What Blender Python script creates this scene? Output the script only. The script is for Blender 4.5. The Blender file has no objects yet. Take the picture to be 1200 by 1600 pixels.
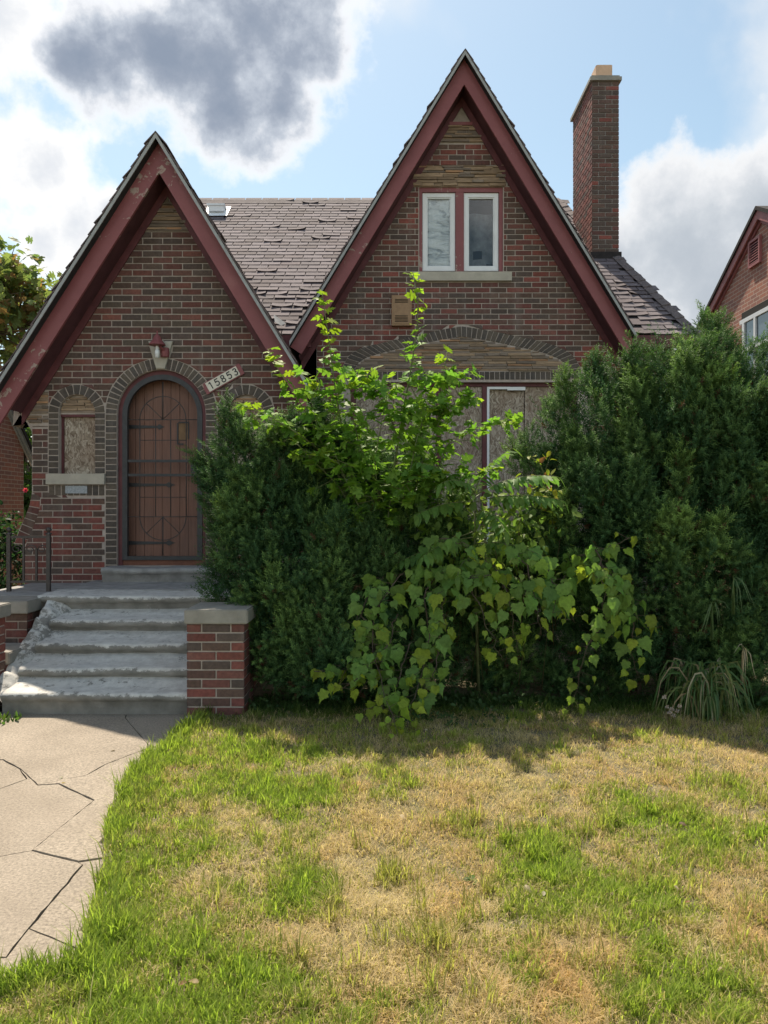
import bpy, bmesh, math, random
import numpy as np
from mathutils import Vector, Matrix
from mathutils.geometry import tessellate_polygon

rng = random.Random(7)
nr = np.random.default_rng(11)
R = math.radians
scn = bpy.context.scene
COL = scn.collection

# ------------------------------------------------------------------ camera, sky, sun, exposure
CAM_H = 1.5
cam_d = bpy.data.cameras.new('camera')
cam = bpy.data.objects.new('camera', cam_d)
COL.objects.link(cam)
cam_d.sensor_fit = 'VERTICAL'
cam_d.sensor_height = 36.0
cam_d.lens = 27.0
cam_d.clip_end = 2000
cam.location = (0, 0, CAM_H)
cam.rotation_euler = (R(90), 0, 0)
scn.camera = cam

SUN_DIR = Vector((-0.168, 0.523, 1.0)).normalized()      # towards the sun
SUN_EL = math.asin(SUN_DIR.z)
SUN_AZ = math.atan2(SUN_DIR.x, SUN_DIR.y)                # from +Y towards +X
sun_l = bpy.data.lights.new('sun', 'SUN')
sun_l.energy = 3.1
sun_l.angle = R(0.6)
sun_l.color = (1.0, 0.88, 0.72)
sun_o = bpy.data.objects.new('sun', sun_l)
COL.objects.link(sun_o)
sun_o.rotation_euler = SUN_DIR.to_track_quat('Z', 'Y').to_euler()
sun_o.location = (-6, 20, 40)

world = bpy.data.worlds.new('World')
scn.world = world
world.use_nodes = True
wn = world.node_tree
for n in list(wn.nodes):
    wn.nodes.remove(n)


def wnode(t, **kw):
    n = wn.nodes.new(t)
    for k, v in kw.items():
        setattr(n, k, v)
    return n


def wmath(op, a, b=None, c=None, clamp=False):
    n = wn.nodes.new('ShaderNodeMath')
    n.operation = op
    n.use_clamp = clamp
    for i, v in enumerate((a, b, c)):
        if v is None:
            continue
        if isinstance(v, (int, float)):
            n.inputs[i].default_value = v
        else:
            wn.links.new(v, n.inputs[i])
    return n.outputs[0]


def build_world():
    out = wnode('ShaderNodeOutputWorld')
    bg = wnode('ShaderNodeBackground')
    bg.inputs['Strength'].default_value = 0.15
    sky = wnode('ShaderNodeTexSky')
    sky.sky_type = 'NISHITA'
    sky.sun_disc = False
    sky.sun_elevation = SUN_EL
    sky.sun_rotation = SUN_AZ
    sky.air_density = 1.1
    sky.dust_density = 0.9
    sky.ozone_density = 1.2
    tc = wnode('ShaderNodeTexCoord')
    nz = wnode('ShaderNodeVectorMath', operation='NORMALIZE')
    wn.links.new(tc.outputs['Generated'], nz.inputs[0])
    D = nz.outputs[0]
    def nse(scale, detail, rough, dist=0.0, off=(0, 0, 0)):
        ad = wnode('ShaderNodeVectorMath', operation='ADD')
        wn.links.new(D, ad.inputs[0])
        ad.inputs[1].default_value = off
        n = wnode('ShaderNodeTexNoise')
        n.inputs['Scale'].default_value = scale
        n.inputs['Detail'].default_value = detail
        n.inputs['Roughness'].default_value = rough
        n.inputs['Distortion'].default_value = dist
        wn.links.new(ad.outputs[0], n.inputs['Vector'])
        return wmath('SUBTRACT', n.outputs['Fac'], 0.5)

    billow = nse(5.5, 8, .56, .25)            # large puffs with fine edges
    wisp = nse(13.0, 7, .60, 0.0, (3, 1, 2))   # ragged rims
    broad = nse(2.6, 4, .5, 0, HAZE_OFF)

    def blobs(lst):
        f = None
        for (px, py, r) in lst:
            v = Vector(((px - 600) / 1200, 1, (800 - py) / 1200)).normalized()
            d = wnode('ShaderNodeVectorMath', operation='DISTANCE')
            wn.links.new(D, d.inputs[0])
            d.inputs[1].default_value = v
            q = wmath('SUBTRACT', 1.0, wmath('DIVIDE', d.outputs['Value'], r / 1330.0))
            f = q if f is None else wmath('SMOOTH_MAX', f, q, 0.3)
        return f

    def rng_(f, lo, hi):
        m = wnode('ShaderNodeMapRange', interpolation_type='SMOOTHSTEP')
        m.inputs['From Min'].default_value = lo
        m.inputs['From Max'].default_value = hi
        wn.links.new(f, m.inputs['Value'])
        return m.outputs[0]

    def ramp(fac, stops):
        r = wnode('ShaderNodeValToRGB')
        while len(r.color_ramp.elements) < len(stops):
            r.color_ramp.elements.new(0.5)
        for e, (p, c) in zip(r.color_ramp.elements, stops):
            e.position = p
            e.color = (*c, 1)
        wn.links.new(fac, r.inputs['Fac'])
        return r.outputs['Color']

    def scaled(col, s):
        m = wnode('ShaderNodeVectorMath', operation='SCALE')
        wn.links.new(col, m.inputs[0])
        if isinstance(s, (int, float)):
            m.inputs['Scale'].default_value = s
        else:
            wn.links.new(s, m.inputs['Scale'])
        return m.outputs[0]

    def mixc(f, a, b):
        m = wnode('ShaderNodeMix', data_type='RGBA')
        wn.links.new(f, m.inputs['Factor'])
        wn.links.new(a, m.inputs['A'])
        wn.links.new(b, m.inputs['B'])
        return m.outputs['Result']

    def field(lst, kb, kw):
        return wmath('ADD', blobs(lst), wmath('ADD', wmath('MULTIPLY', billow, kb), wmath('MULTIPLY', wisp, kw)))

    blue = wnode('ShaderNodeMix', data_type='RGBA', blend_type='MULTIPLY')
    blue.inputs['Factor'].default_value = 1.0
    wn.links.new(sky.outputs[0], blue.inputs['A'])
    blue.inputs['B'].default_value = (SKY_TINT[0], SKY_TINT[1], SKY_TINT[2], 1)
    col = blue.outputs['Result']
    cw = CLOUD_GAIN
    # clouds lit from the front, away from the sun, are brighter than those seen against it
    dt = wnode('ShaderNodeVectorMath', operation='DOT_PRODUCT')
    wn.links.new(D, dt.inputs[0])
    dt.inputs[1].default_value = SUN_DIR
    lit = wmath('MULTIPLY', wmath('ADD', 1.0, wmath('MULTIPLY', rng_(wmath('MULTIPLY', dt.outputs['Value'], -1.0), -.75, .5), FRONT_LIT)), cw)
    hz = wmath('ADD', wmath('MULTIPLY', broad, 2.6), wmath('ADD', wmath('MULTIPLY', billow, .8), HAZE_BIAS))
    col = mixc(rng_(hz, 0.0, 0.5), col, scaled(ramp(rng_(hz, .1, 1.0), [(0, (1.0, .98, .95)), (1, (.84, .82, .80))]), lit))
    pale = field([(-10, -10, 120), (55, 275, 105), (-60, 350, 150), (120, 350, 85), (60, 380, 90), (175, 330, 45)], 2.0, 1.6)
    col = mixc(rng_(pale, -0.05, 0.5), col, scaled(ramp(rng_(pale, .1, 1.0), [(0, (1.08, 1.08, 1.07)), (.5, (1.0, 1.0, 1.0)), (1, (.78, .81, .86))]), cw))
    rite = field([(1080, 400, 165), (960, 425, 110), (1200, 330, 120), (1150, 480, 170), (1300, 400, 200), (880, 440, 100)], 1.6, 1.0)
    col = mixc(rng_(rite, -0.02, 0.26), col, scaled(ramp(rng_(rite, .0, .95), [(0, (1.0, 1.0, 1.0)), (.3, (.80, .82, .85)), (.65, (.62, .66, .71)), (1, (.50, .55, .61))]), cw))
    drk = field([(125, 85, 75), (185, 75, 105), (250, 85, 140), (325, 100, 150), (410, 65, 165), (350, 165, 120), (440, 170, 85), (320, -120, 210), (470, -60, 100)], 1.05, 1.5)
    col = mixc(rng_(drk, -0.02, 0.40), col, scaled(ramp(rng_(drk, .06, 1.05), [(0, (1.08, 1.08, 1.08)), (.2, (.88, .90, .94)), (.45, (.56, .61, .69)), (.75, (.36, .41, .50)), (1, (.28, .335, .43))]), cw))
    wn.links.new(col, bg.inputs['Color'])
    wn.links.new(bg.outputs[0], out.inputs['Surface'])


SKY_TINT = (.48, .475, .40)
CLOUD_GAIN = 2.65
HAZE_OFF = (7, 3, 1)
HAZE_BIAS = -0.03
FRONT_LIT = 2.0
build_world()

scn.view_settings.view_transform = 'Standard'
scn.view_settings.look = 'None'
scn.view_settings.exposure = 1.38
scn.view_settings.gamma = 1.0
scn.render.engine = 'CYCLES'
scn.cycles.use_denoising = True
scn.cycles.max_bounces = 7
scn.cycles.transparent_max_bounces = 8
scn.cycles.transmission_bounces = 5

# ------------------------------------------------------------------ helpers


def W(px, py, d):
    """photo pixel (1200x1600) at depth d -> world point"""
    return Vector(((px - 600) / 1200 * d, d, CAM_H - (py - 800) / 1200 * d))


def WX(px, d):
    return (px - 600) / 1200 * d


def WZ(py, d):
    return CAM_H - (py - 800) / 1200 * d


def G(px, py, z=0.0):
    """photo pixel on the horizontal plane z"""
    d = (CAM_H - z) * 1200 / (py - 800)
    return Vector(((px - 600) / 1200 * d, d, z))


def tag(o, label=None, cat=None, group=None, kind=None):
    if label:
        o['label'] = label
    if cat:
        o['category'] = cat
    if group:
        o['group'] = group
    if kind:
        o['kind'] = kind
    return o


def empty(name, loc=(0, 0, 0), parent=None):
    o = bpy.data.objects.new(name, None)
    COL.objects.link(o)
    o.location = loc
    o.empty_display_size = 0.2
    if parent:
        put(o, parent)
    return o


ORIGIN = {}


def put(o, parent):
    """parent without moving: parents never rotate or scale, so subtract their world location"""
    o.parent = parent
    ORIGIN[o.name] = world_loc(parent) + (Vector((0, 0, 0)))
    o.location = Vector(o.location) - world_loc(parent)


def world_loc(o):
    v = Vector(o.location)
    while o.parent:
        o = o.parent
        v += Vector(o.location)
    return v


def link(name, mesh, parent=None, mat=None, color=None, loc=(0, 0, 0), rot=None, scale=None, kind=None):
    o = bpy.data.objects.new(name, mesh)
    COL.objects.link(o)
    o.location = loc
    if rot is not None:
        o.rotation_euler = rot
    if scale is not None:
        o.scale = scale
    if mat is not None and len(mesh.materials) == 0:
        mesh.materials.append(mat)
    if color is not None:
        o.color = (*color[:3], 1)
    if kind:
        o['kind'] = kind
    if parent:
        put(o, parent)
    return o


class MB:
    def __init__(s):
        s.v = []
        s.f = []
        s.c = []

    def add(s, verts, faces, col=None):
        b = len(s.v)
        s.v.extend([tuple(v) for v in verts])
        for f in faces:
            s.f.append(tuple(i + b for i in f))
            s.c.append(col)
        return s

    def box(s, x0, x1, y0, y1, z0, z1, col=None):
        v = [(x0, y0, z0), (x1, y0, z0), (x1, y1, z0), (x0, y1, z0), (x0, y0, z1), (x1, y0, z1), (x1, y1, z1), (x0, y1, z1)]
        f = [(3, 2, 1, 0), (4, 5, 6, 7), (0, 1, 5, 4), (1, 2, 6, 5), (2, 3, 7, 6), (3, 0, 4, 7)]
        return s.add(v, f, col)

    def prism(s, outer, holes, y0, y1, col=None, ax='xz'):
        """polygon (with holes) in x,z extruded from y0 (front) to y1"""
        polys = [outer] + list(holes)
        tri = tessellate_polygon([[Vector((p[0], p[1], 0)) for p in pl] for pl in polys])
        flat = [p for pl in polys for p in pl]
        n = len(flat)
        vs = [(p[0], y0, p[1]) for p in flat] + [(p[0], y1, p[1]) for p in flat]
        fs = []
        for t in tri:
            a, b, c = [flat[i] for i in t]
            ar = (b[0] - a[0]) * (c[1] - a[1]) - (c[0] - a[0]) * (b[1] - a[1])
            t = tuple(t) if ar > 0 else (t[0], t[2], t[1])
            fs.append(t)
            fs.append((t[2] + n, t[1] + n, t[0] + n))
        k = 0
        for pl in polys:
            m = len(pl)
            for i in range(m):
                j = (i + 1) % m
                fs.append((k + i, k + i + n, k + j + n, k + j))
            k += m
        return s.add(vs, fs, col)

    def tube(s, pts, rad, seg=6, col=None, cap=True):
        pts = [Vector(p) for p in pts]
        if not hasattr(rad, '__len__'):
            rad = [rad] * len(pts)
        vs = []
        fs = []
        up = None
        for i, p in enumerate(pts):
            a = pts[max(i - 1, 0)]
            b = pts[min(i + 1, len(pts) - 1)]
            t = (b - a)
            t = t.normalized() if t.length > 1e-9 else Vector((0, 0, 1))
            if up is None:
                up = Vector((0, 1, 0)) if abs(t.y) < 0.9 else Vector((1, 0, 0))
            u = (up - t * up.dot(t)).normalized()
            w = t.cross(u)
            up = u
            for k in range(seg):
                an = 2 * math.pi * k / seg
                vs.append(p + (u * math.cos(an) + w * math.sin(an)) * rad[i])
        for i in range(len(pts) - 1):
            for k in range(seg):
                k2 = (k + 1) % seg
                fs.append((i * seg + k, i * seg + k2, (i + 1) * seg + k2, (i + 1) * seg + k))
        if cap:
            fs.append(tuple(range(seg - 1, -1, -1)))
            fs.append(tuple(range((len(pts) - 1) * seg, len(pts) * seg)))
        return s.add(vs, fs, col)

    def lathe(s, c, prof, seg=16, col=None):
        vs = []
        fs = []
        for (r, z) in prof:
            for k in range(seg):
                a = 2 * math.pi * k / seg
                vs.append((c[0] + r * math.cos(a), c[1] + r * math.sin(a), c[2] + z))
        for i in range(len(prof) - 1):
            for k in range(seg):
                k2 = (k + 1) % seg
                fs.append((i * seg + k, i * seg + k2, (i + 1) * seg + k2, (i + 1) * seg + k))
        return s.add(vs, fs, col)

    def mesh(s, name, smooth=False):
        m = bpy.data.meshes.new(name)
        m.from_pydata(s.v, [], s.f)
        if any(c is not None for c in s.c):
            at = m.attributes.new('Col', 'FLOAT_COLOR', 'CORNER')
            buf = []
            for f, c in zip(s.f, s.c):
                c = c or (.5, .5, .5)
                buf.extend([c[0], c[1], c[2], 1.0] * len(f))
            at.data.foreach_set('color', buf)
        if smooth:
            m.polygons.foreach_set('use_smooth', [True] * len(m.polygons))
        m.update()
        return m

    def build(s, name, mat, parent=None, color=None, smooth=False, kind=None):
        # origin at the centre of the geometry's base
        return link(name, s.mesh(name, smooth), parent, mat, color, kind=kind)


def np_mesh(name, verts, faces, cols=None, smooth=False):
    """verts (N,3), faces (M,k) constant k, cols (M,3) per face"""
    m = bpy.data.meshes.new(name)
    M, k = faces.shape
    m.vertices.add(len(verts))
    m.vertices.foreach_set('co', np.ascontiguousarray(verts, np.float32).ravel())
    m.loops.add(M * k)
    m.loops.foreach_set('vertex_index', np.ascontiguousarray(faces, np.int32).ravel())
    m.polygons.add(M)
    m.polygons.foreach_set('loop_start', np.arange(0, M * k, k, dtype=np.int32))
    m.polygons.foreach_set('loop_total', np.full(M, k, np.int32))
    if smooth:
        m.polygons.foreach_set('use_smooth', np.ones(M, bool))
    m.update(calc_edges=True)
    if cols is not None:
        at = m.attributes.new('Col', 'FLOAT_COLOR', 'FACE')
        c4 = np.ones((M, 4), np.float32)
        c4[:, :3] = cols
        at.data.foreach_set('color', c4.ravel())
    return m


def vnoise(x, y, scale, seed):
    """smooth value noise on numpy arrays, 0..1"""
    g = np.random.default_rng(seed).random((64, 64))
    x = np.asarray(x) / scale + 1000.0
    y = np.asarray(y) / scale + 1000.0
    xi = np.floor(x).astype(int)
    yi = np.floor(y).astype(int)
    fx = x - xi
    fy = y - yi
    fx = fx * fx * (3 - 2 * fx)
    fy = fy * fy * (3 - 2 * fy)
    a = g[xi % 64, yi % 64]
    b = g[(xi + 1) % 64, yi % 64]
    c = g[xi % 64, (yi + 1) % 64]
    d = g[(xi + 1) % 64, (yi + 1) % 64]
    return (a * (1 - fx) + b * fx) * (1 - fy) + (c * (1 - fx) + d * fx) * fy


# ------------------------------------------------------------------ materials


def nodes_of(name):
    m = bpy.data.materials.new(name)
    m.use_nodes = True
    nt = m.node_tree
    return m, nt, nt.nodes['Principled BSDF'], nt.nodes['Material Output']


def lnk(nt, a, b):
    nt.links.new(a, b)


def noise(nt, scale, detail=4, rough=0.55, coord='Object', stretch=None, dist=0.0):
    tc = nt.nodes.new('ShaderNodeTexCoord')
    n = nt.nodes.new('ShaderNodeTexNoise')
    n.inputs['Scale'].default_value = scale
    n.inputs['Detail'].default_value = detail
    n.inputs['Roughness'].default_value = rough
    n.inputs['Distortion'].default_value = dist
    src = tc.outputs[coord]
    if coord == 'World':
        src = None
    if stretch:
        mp = nt.nodes.new('ShaderNodeMapping')
        mp.inputs['Scale'].default_value = stretch
        lnk(nt, src, mp.inputs['Vector'])
        src = mp.outputs[0]
    lnk(nt, src, n.inputs['Vector'])
    return n.outputs['Fac']


def wpos_noise(nt, scale, detail=4, rough=0.55, stretch=None, dist=0.0):
    g = nt.nodes.new('ShaderNodeNewGeometry')
    n = nt.nodes.new('ShaderNodeTexNoise')
    n.inputs['Scale'].default_value = scale
    n.inputs['Detail'].default_value = detail
    n.inputs['Roughness'].default_value = rough
    n.inputs['Distortion'].default_value = dist
    src = g.outputs['Position']
    if stretch:
        mp = nt.nodes.new('ShaderNodeMapping')
        mp.inputs['Scale'].default_value = stretch
        lnk(nt, src, mp.inputs['Vector'])
        src = mp.outputs[0]
    lnk(nt, src, n.inputs['Vector'])
    return n.outputs['Fac']


def ramp(nt, fac, stops, interp='LINEAR'):
    r = nt.nodes.new('ShaderNodeValToRGB')
    r.color_ramp.interpolation = interp
    while len(r.color_ramp.elements) < len(stops):
        r.color_ramp.elements.new(0.5)
    for e, (p, c) in zip(r.color_ramp.elements, stops):
        e.position = p
        e.color = (*c, 1) if hasattr(c, '__len__') else (c, c, c, 1)
    lnk(nt, fac, r.inputs['Fac'])
    return r.outputs['Color']


def mixc(nt, f, a, b, blend='MIX'):
    m = nt.nodes.new('ShaderNodeMix')
    m.data_type = 'RGBA'
    m.blend_type = blend
    for sock, v in ((m.inputs['Factor'], f), (m.inputs['A'], a), (m.inputs['B'], b)):
        if isinstance(v, (int, float)):
            sock.default_value = v
        elif isinstance(v, tuple):
            sock.default_value = (*v, 1)
        else:
            lnk(nt, v, sock)
    return m.outputs['Result']


def bump(nt, bsdf, fac, strength=0.4, dist=0.01):
    b = nt.nodes.new('ShaderNodeBump')
    b.inputs['Strength'].default_value = strength
    b.inputs['Distance'].default_value = dist
    lnk(nt, fac, b.inputs['Height'])
    lnk(nt, b.outputs[0], bsdf.inputs['Normal'])


def colour_source(nt, how):
    if how == 'obj':
        return nt.nodes.new('ShaderNodeObjectInfo').outputs['Color']
    a = nt.nodes.new('ShaderNodeAttribute')
    a.attribute_name = 'Col'
    return a.outputs['Color']


def m_brick(how):
    m, nt, b, o = nodes_of('brick_face_' + how)
    c = colour_source(nt, how)
    n = wpos_noise(nt, 38, 5, .65)
    c = mixc(nt, 1.0, c, ramp(nt, n, [(.25, (.62, .62, .62)), (.75, (1.3, 1.27, 1.25))]), 'MULTIPLY')
    soot = wpos_noise(nt, 1.6, 4, .6)
    c = mixc(nt, ramp(nt, soot, [(.45, 0.0), (.75, .5)]), c, (.075, .062, .055))
    streak = wpos_noise(nt, 5, 4, .6, stretch=(1.6, 1, .12))
    c = mixc(nt, ramp(nt, streak, [(.55, 0.0), (.72, .30)]), c, (.23, .20, .18))
    lnk(nt, c, b.inputs['Base Color'])
    b.inputs['Roughness'].default_value = .82
    b.inputs['Specular IOR Level'].default_value = .3
    bump(nt, b, wpos_noise(nt, 120, 4, .7), .5, .004)
    return m


def m_simple(name, base, var=.25, scale=8, rough=.8, bumps=.3, bscale=60, spec=.3, stretch=None):
    m, nt, b, o = nodes_of(name)
    n = wpos_noise(nt, scale, 6, .62, stretch)
    lo = tuple(x * (1 - var) for x in base)
    hi = tuple(x * (1 + var) for x in base)
    lnk(nt, ramp(nt, n, [(.28, lo), (.72, hi)]), b.inputs['Base Color'])
    b.inputs['Roughness'].default_value = rough
    b.inputs['Specular IOR Level'].default_value = spec
    if bumps:
        bump(nt, b, wpos_noise(nt, bscale, 5, .65, stretch), bumps, .005)
    return m


def m_leaf(how, name, trans=.45, rough=.45, spec=.35, gain=1.0):
    m, nt, b, o = nodes_of(name)
    c = colour_source(nt, how)
    n = wpos_noise(nt, 40, 3, .6)
    c = mixc(nt, 1.0, c, ramp(nt, n, [(.3, (.8, .8, .8)), (.7, (1.2, 1.2, 1.2))]), 'MULTIPLY')
    lnk(nt, c, b.inputs['Base Color'])
    b.inputs['Roughness'].default_value = rough
    b.inputs['Specular IOR Level'].default_value = spec
    t = nt.nodes.new('ShaderNodeBsdfTranslucent')
    tc = mixc(nt, 1.0, c, (1.25, 1.4, .75), 'MULTIPLY')
    lnk(nt, tc, t.inputs['Color'])
    mx = nt.nodes.new('ShaderNodeMixShader')
    mx.inputs[0].default_value = trans
    lnk(nt, b.outputs[0], mx.inputs[1])
    lnk(nt, t.outputs[0], mx.inputs[2])
    lnk(nt, mx.outputs[0], o.inputs['Surface'])
    return m


def m_paint():
    """weathered maroon paint, flaking to pale wood along the grain in places"""
    m, nt, b, o = nodes_of('maroon_paint')
    n = wpos_noise(nt, 3.0, 5, .6)
    base = ramp(nt, n, [(.25, (.205, .062, .066)), (.6, (.25, .080, .084)), (.85, (.31, .125, .122))])
    chip = wpos_noise(nt, 9, 7, .68, dist=.6)
    area = wpos_noise(nt, .9, 2, .5)
    mul = nt.nodes.new('ShaderNodeMath')
    mul.operation = 'MULTIPLY'
    lnk(nt, chip, mul.inputs[0])
    lnk(nt, area, mul.inputs[1])
    k = ramp(nt, mul.outputs[0], [(.36, 0.0), (.372, 1.0)])
    lnk(nt, mixc(nt, k, base, (.36, .27, .23)), b.inputs['Base Color'])
    b.inputs['Roughness'].default_value = .5
    b.inputs['Specular IOR Level'].default_value = .35
    bump(nt, b, wpos_noise(nt, 25, 5, .7), .25, .005)
    return m


def m_osb():
    m, nt, b, o = nodes_of('weathered_strand_board')
    g = nt.nodes.new('ShaderNodeNewGeometry')
    mp = nt.nodes.new('ShaderNodeMapping')
    mp.inputs['Scale'].default_value = (34, 1, 13)
    mp.inputs['Rotation'].default_value = (0, R(25), 0)
    nz_ = nt.nodes.new('ShaderNodeTexNoise')
    nz_.inputs['Scale'].default_value = 5
    nz_.inputs['Detail'].default_value = 3
    lnk(nt, g.outputs['Position'], nz_.inputs['Vector'])
    ad = nt.nodes.new('ShaderNodeVectorMath')
    ad.operation = 'MULTIPLY_ADD'
    lnk(nt, nz_.outputs['Color'], ad.inputs[0])
    ad.inputs[1].default_value = (.25, .25, .25)
    lnk(nt, g.outputs['Position'], ad.inputs[2])
    lnk(nt, ad.outputs[0], mp.inputs['Vector'])
    v = nt.nodes.new('ShaderNodeTexVoronoi')
    v.inputs['Scale'].default_value = 2.6
    v.inputs['Randomness'].default_value = 1.0
    lnk(nt, mp.outputs[0], v.inputs['Vector'])
    sep = nt.nodes.new('ShaderNodeSeparateColor')
    lnk(nt, v.outputs['Color'], sep.inputs[0])
    c = ramp(nt, sep.outputs[0], [(0, (.15, .115, .085)), (.4, (.30, .25, .19)), (.75, (.42, .36, .29)), (1, (.54, .48, .40))])
    damp = wpos_noise(nt, 2.2, 4, .6)
    c = mixc(nt, ramp(nt, damp, [(.42, 0.0), (.7, .55)]), c, (.17, .095, .06))
    lnk(nt, c, b.inputs['Base Color'])
    b.inputs['Roughness'].default_value = .9
    bump(nt, b, v.outputs['Distance'], .5, .004)
    return m


def m_steps():
    """grey concrete with worn, flaking white paint"""
    m, nt, b, o = nodes_of('flaking_white_concrete')
    n1 = wpos_noise(nt, 15, 9, .78)
    n2 = wpos_noise(nt, 2.4, 4, .6, stretch=(.5, 1, 1))
    g = nt.nodes.new('ShaderNodeNewGeometry')
    sep = nt.nodes.new('ShaderNodeSeparateXYZ')
    lnk(nt, g.outputs['Normal'], sep.inputs[0])
    a = nt.nodes.new('ShaderNodeMath')
    a.operation = 'MULTIPLY_ADD'
    lnk(nt, sep.outputs['Z'], a.inputs[0])      # paint survives on the treads, is worn off the risers
    a.inputs[1].default_value = .22
    lnk(nt, n1, a.inputs[2])
    a2 = nt.nodes.new('ShaderNodeMath')
    a2.operation = 'MULTIPLY_ADD'
    lnk(nt, n2, a2.inputs[0])
    a2.inputs[1].default_value = .55
    lnk(nt, a.outputs[0], a2.inputs[2])
    grey = ramp(nt, wpos_noise(nt, 7, 6, .6), [(.3, (.15, .145, .13)), (.7, (.28, .27, .245))])
    white = ramp(nt, wpos_noise(nt, 14, 6, .7), [(.3, (.40, .39, .365)), (.7, (.62, .61, .57))])
    k = ramp(nt, a2.outputs[0], [(.86, 0.0), (.93, 1.0)])
    lnk(nt, mixc(nt, k, grey, white), b.inputs['Base Color'])
    b.inputs['Roughness'].default_value = .85
    bump(nt, b, n1, .6, .012)
    return m


def m_path():
    m, nt, b, o = nodes_of('aged_concrete')
    fine = wpos_noise(nt, 75, 6, .8)
    big = wpos_noise(nt, 1.7, 5, .6)
    c = ramp(nt, big, [(.3, (.245, .208, .162)), (.7, (.325, .278, .22))])
    c = mixc(nt, 1.0, c, ramp(nt, fine, [(.35, (.5, .5, .5)), (.65, (1.35, 1.35, 1.35))]), 'MULTIPLY')
    stain = wpos_noise(nt, .9, 6, .68, dist=.8)
    c = mixc(nt, ramp(nt, stain, [(.48, 0.0), (.68, .45)]), c, (.20, .165, .125))
    spots = wpos_noise(nt, 60, 3, .5)
    c = mixc(nt, ramp(nt, spots, [(.66, 0.0), (.72, .7)]), c, (.12, .10, .085))
    lnk(nt, c, b.inputs['Base Color'])
    b.inputs['Roughness'].default_value = .9
    bump(nt, b, fine, .55, .006)
    return m


def m_shingle(how):
    m, nt, b, o = nodes_of('asphalt_shingle_' + how)
    c = colour_source(nt, how)
    n = wpos_noise(nt, 150, 3, .7)
    c = mixc(nt, 1.0, c, ramp(nt, n, [(.3, (.6, .6, .6)), (.7, (1.4, 1.4, 1.4))]), 'MULTIPLY')
    lnk(nt, c, b.inputs['Base Color'])
    b.inputs['Roughness'].default_value = .9
    bump(nt, b, n, .6, .004)
    return m


def m_stone(how='att'):
    m, nt, b, o = nodes_of('ledge_stone')
    c = colour_source(nt, how)
    n = wpos_noise(nt, 30, 5, .65, stretch=(.25, 1, 1.6))
    c = mixc(nt, 1.0, c, ramp(nt, n, [(.3, (.65, .65, .65)), (.7, (1.3, 1.3, 1.3))]), 'MULTIPLY')
    lnk(nt, c, b.inputs['Base Color'])
    b.inputs['Roughness'].default_value = .9
    bump(nt, b, n, .6, .01)
    return m


def m_wood_door():
    m, nt, b, o = nodes_of('brown_door_wood')
    n = wpos_noise(nt, 9, 6, .65, stretch=(7, 7, .35))
    n2 = wpos_noise(nt, 1.5, 3, .6)
    c = ramp(nt, n, [(.25, (.10, .052, .040)), (.55, (.18, .090, .064)), (.8, (.25, .14, .10))])
    c = mixc(nt, ramp(nt, n2, [(.4, 0.0), (.7, .5)]), c, (.24, .10, .06))
    lnk(nt, c, b.inputs['Base Color'])
    b.inputs['Roughness'].default_value = .6
    bump(nt, b, n, .3, .005)
    return m


def m_flat(name, base, rough=.6, metal=0.0, spec=.4):
    m, nt, b, o = nodes_of(name)
    b.inputs['Base Color'].default_value = (*base, 1)
    b.inputs['Roughness'].default_value = rough
    b.inputs['Metallic'].default_value = metal
    b.inputs['Specular IOR Level'].default_value = spec
    return m


def m_ground():
    m, nt, b, o = nodes_of('dry_soil')
    n = wpos_noise(nt, 9, 7, .7)
    big = wpos_noise(nt, .35, 4, .6)
    c = ramp(nt, n, [(.3, (.11, .085, .055)), (.7, (.26, .205, .13))])
    c = mixc(nt, ramp(nt, big, [(.4, .25), (.6, .75)]), c, (.075, .085, .03))
    lnk(nt, c, b.inputs['Base Color'])
    b.inputs['Roughness'].default_value = .95
    bump(nt, b, n, .8, .03)
    return m


def m_painted_brick_far(name, c1, c2, mort, axis):
    """brickwork of the far and hidden walls, where single bricks are not told apart"""
    m, nt, b, o = nodes_of(name)
    g = nt.nodes.new('ShaderNodeNewGeometry')
    sp = nt.nodes.new('ShaderNodeSeparateXYZ')
    mp = nt.nodes.new('ShaderNodeCombineXYZ')
    lnk(nt, g.outputs['Position'], sp.inputs[0])
    lnk(nt, sp.outputs['Y' if axis == 'x' else 'X'], mp.inputs[0])
    lnk(nt, sp.outputs['Z'], mp.inputs[1])
    br = nt.nodes.new('ShaderNodeTexBrick')
    br.inputs['Scale'].default_value = 1.0
    br.inputs['Brick Width'].default_value = .213
    br.inputs['Row Height'].default_value = .0677
    br.inputs['Mortar Size'].default_value = .006
    br.inputs['Color1'].default_value = (*c1, 1)
    br.inputs['Color2'].default_value = (*c2, 1)
    br.inputs['Mortar'].default_value = (*mort, 1)
    lnk(nt, mp.outputs[0], br.inputs['Vector'])
    lnk(nt, br.outputs['Color'], b.inputs['Base Color'])
    b.inputs['Roughness'].default_value = .9
    return m


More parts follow.
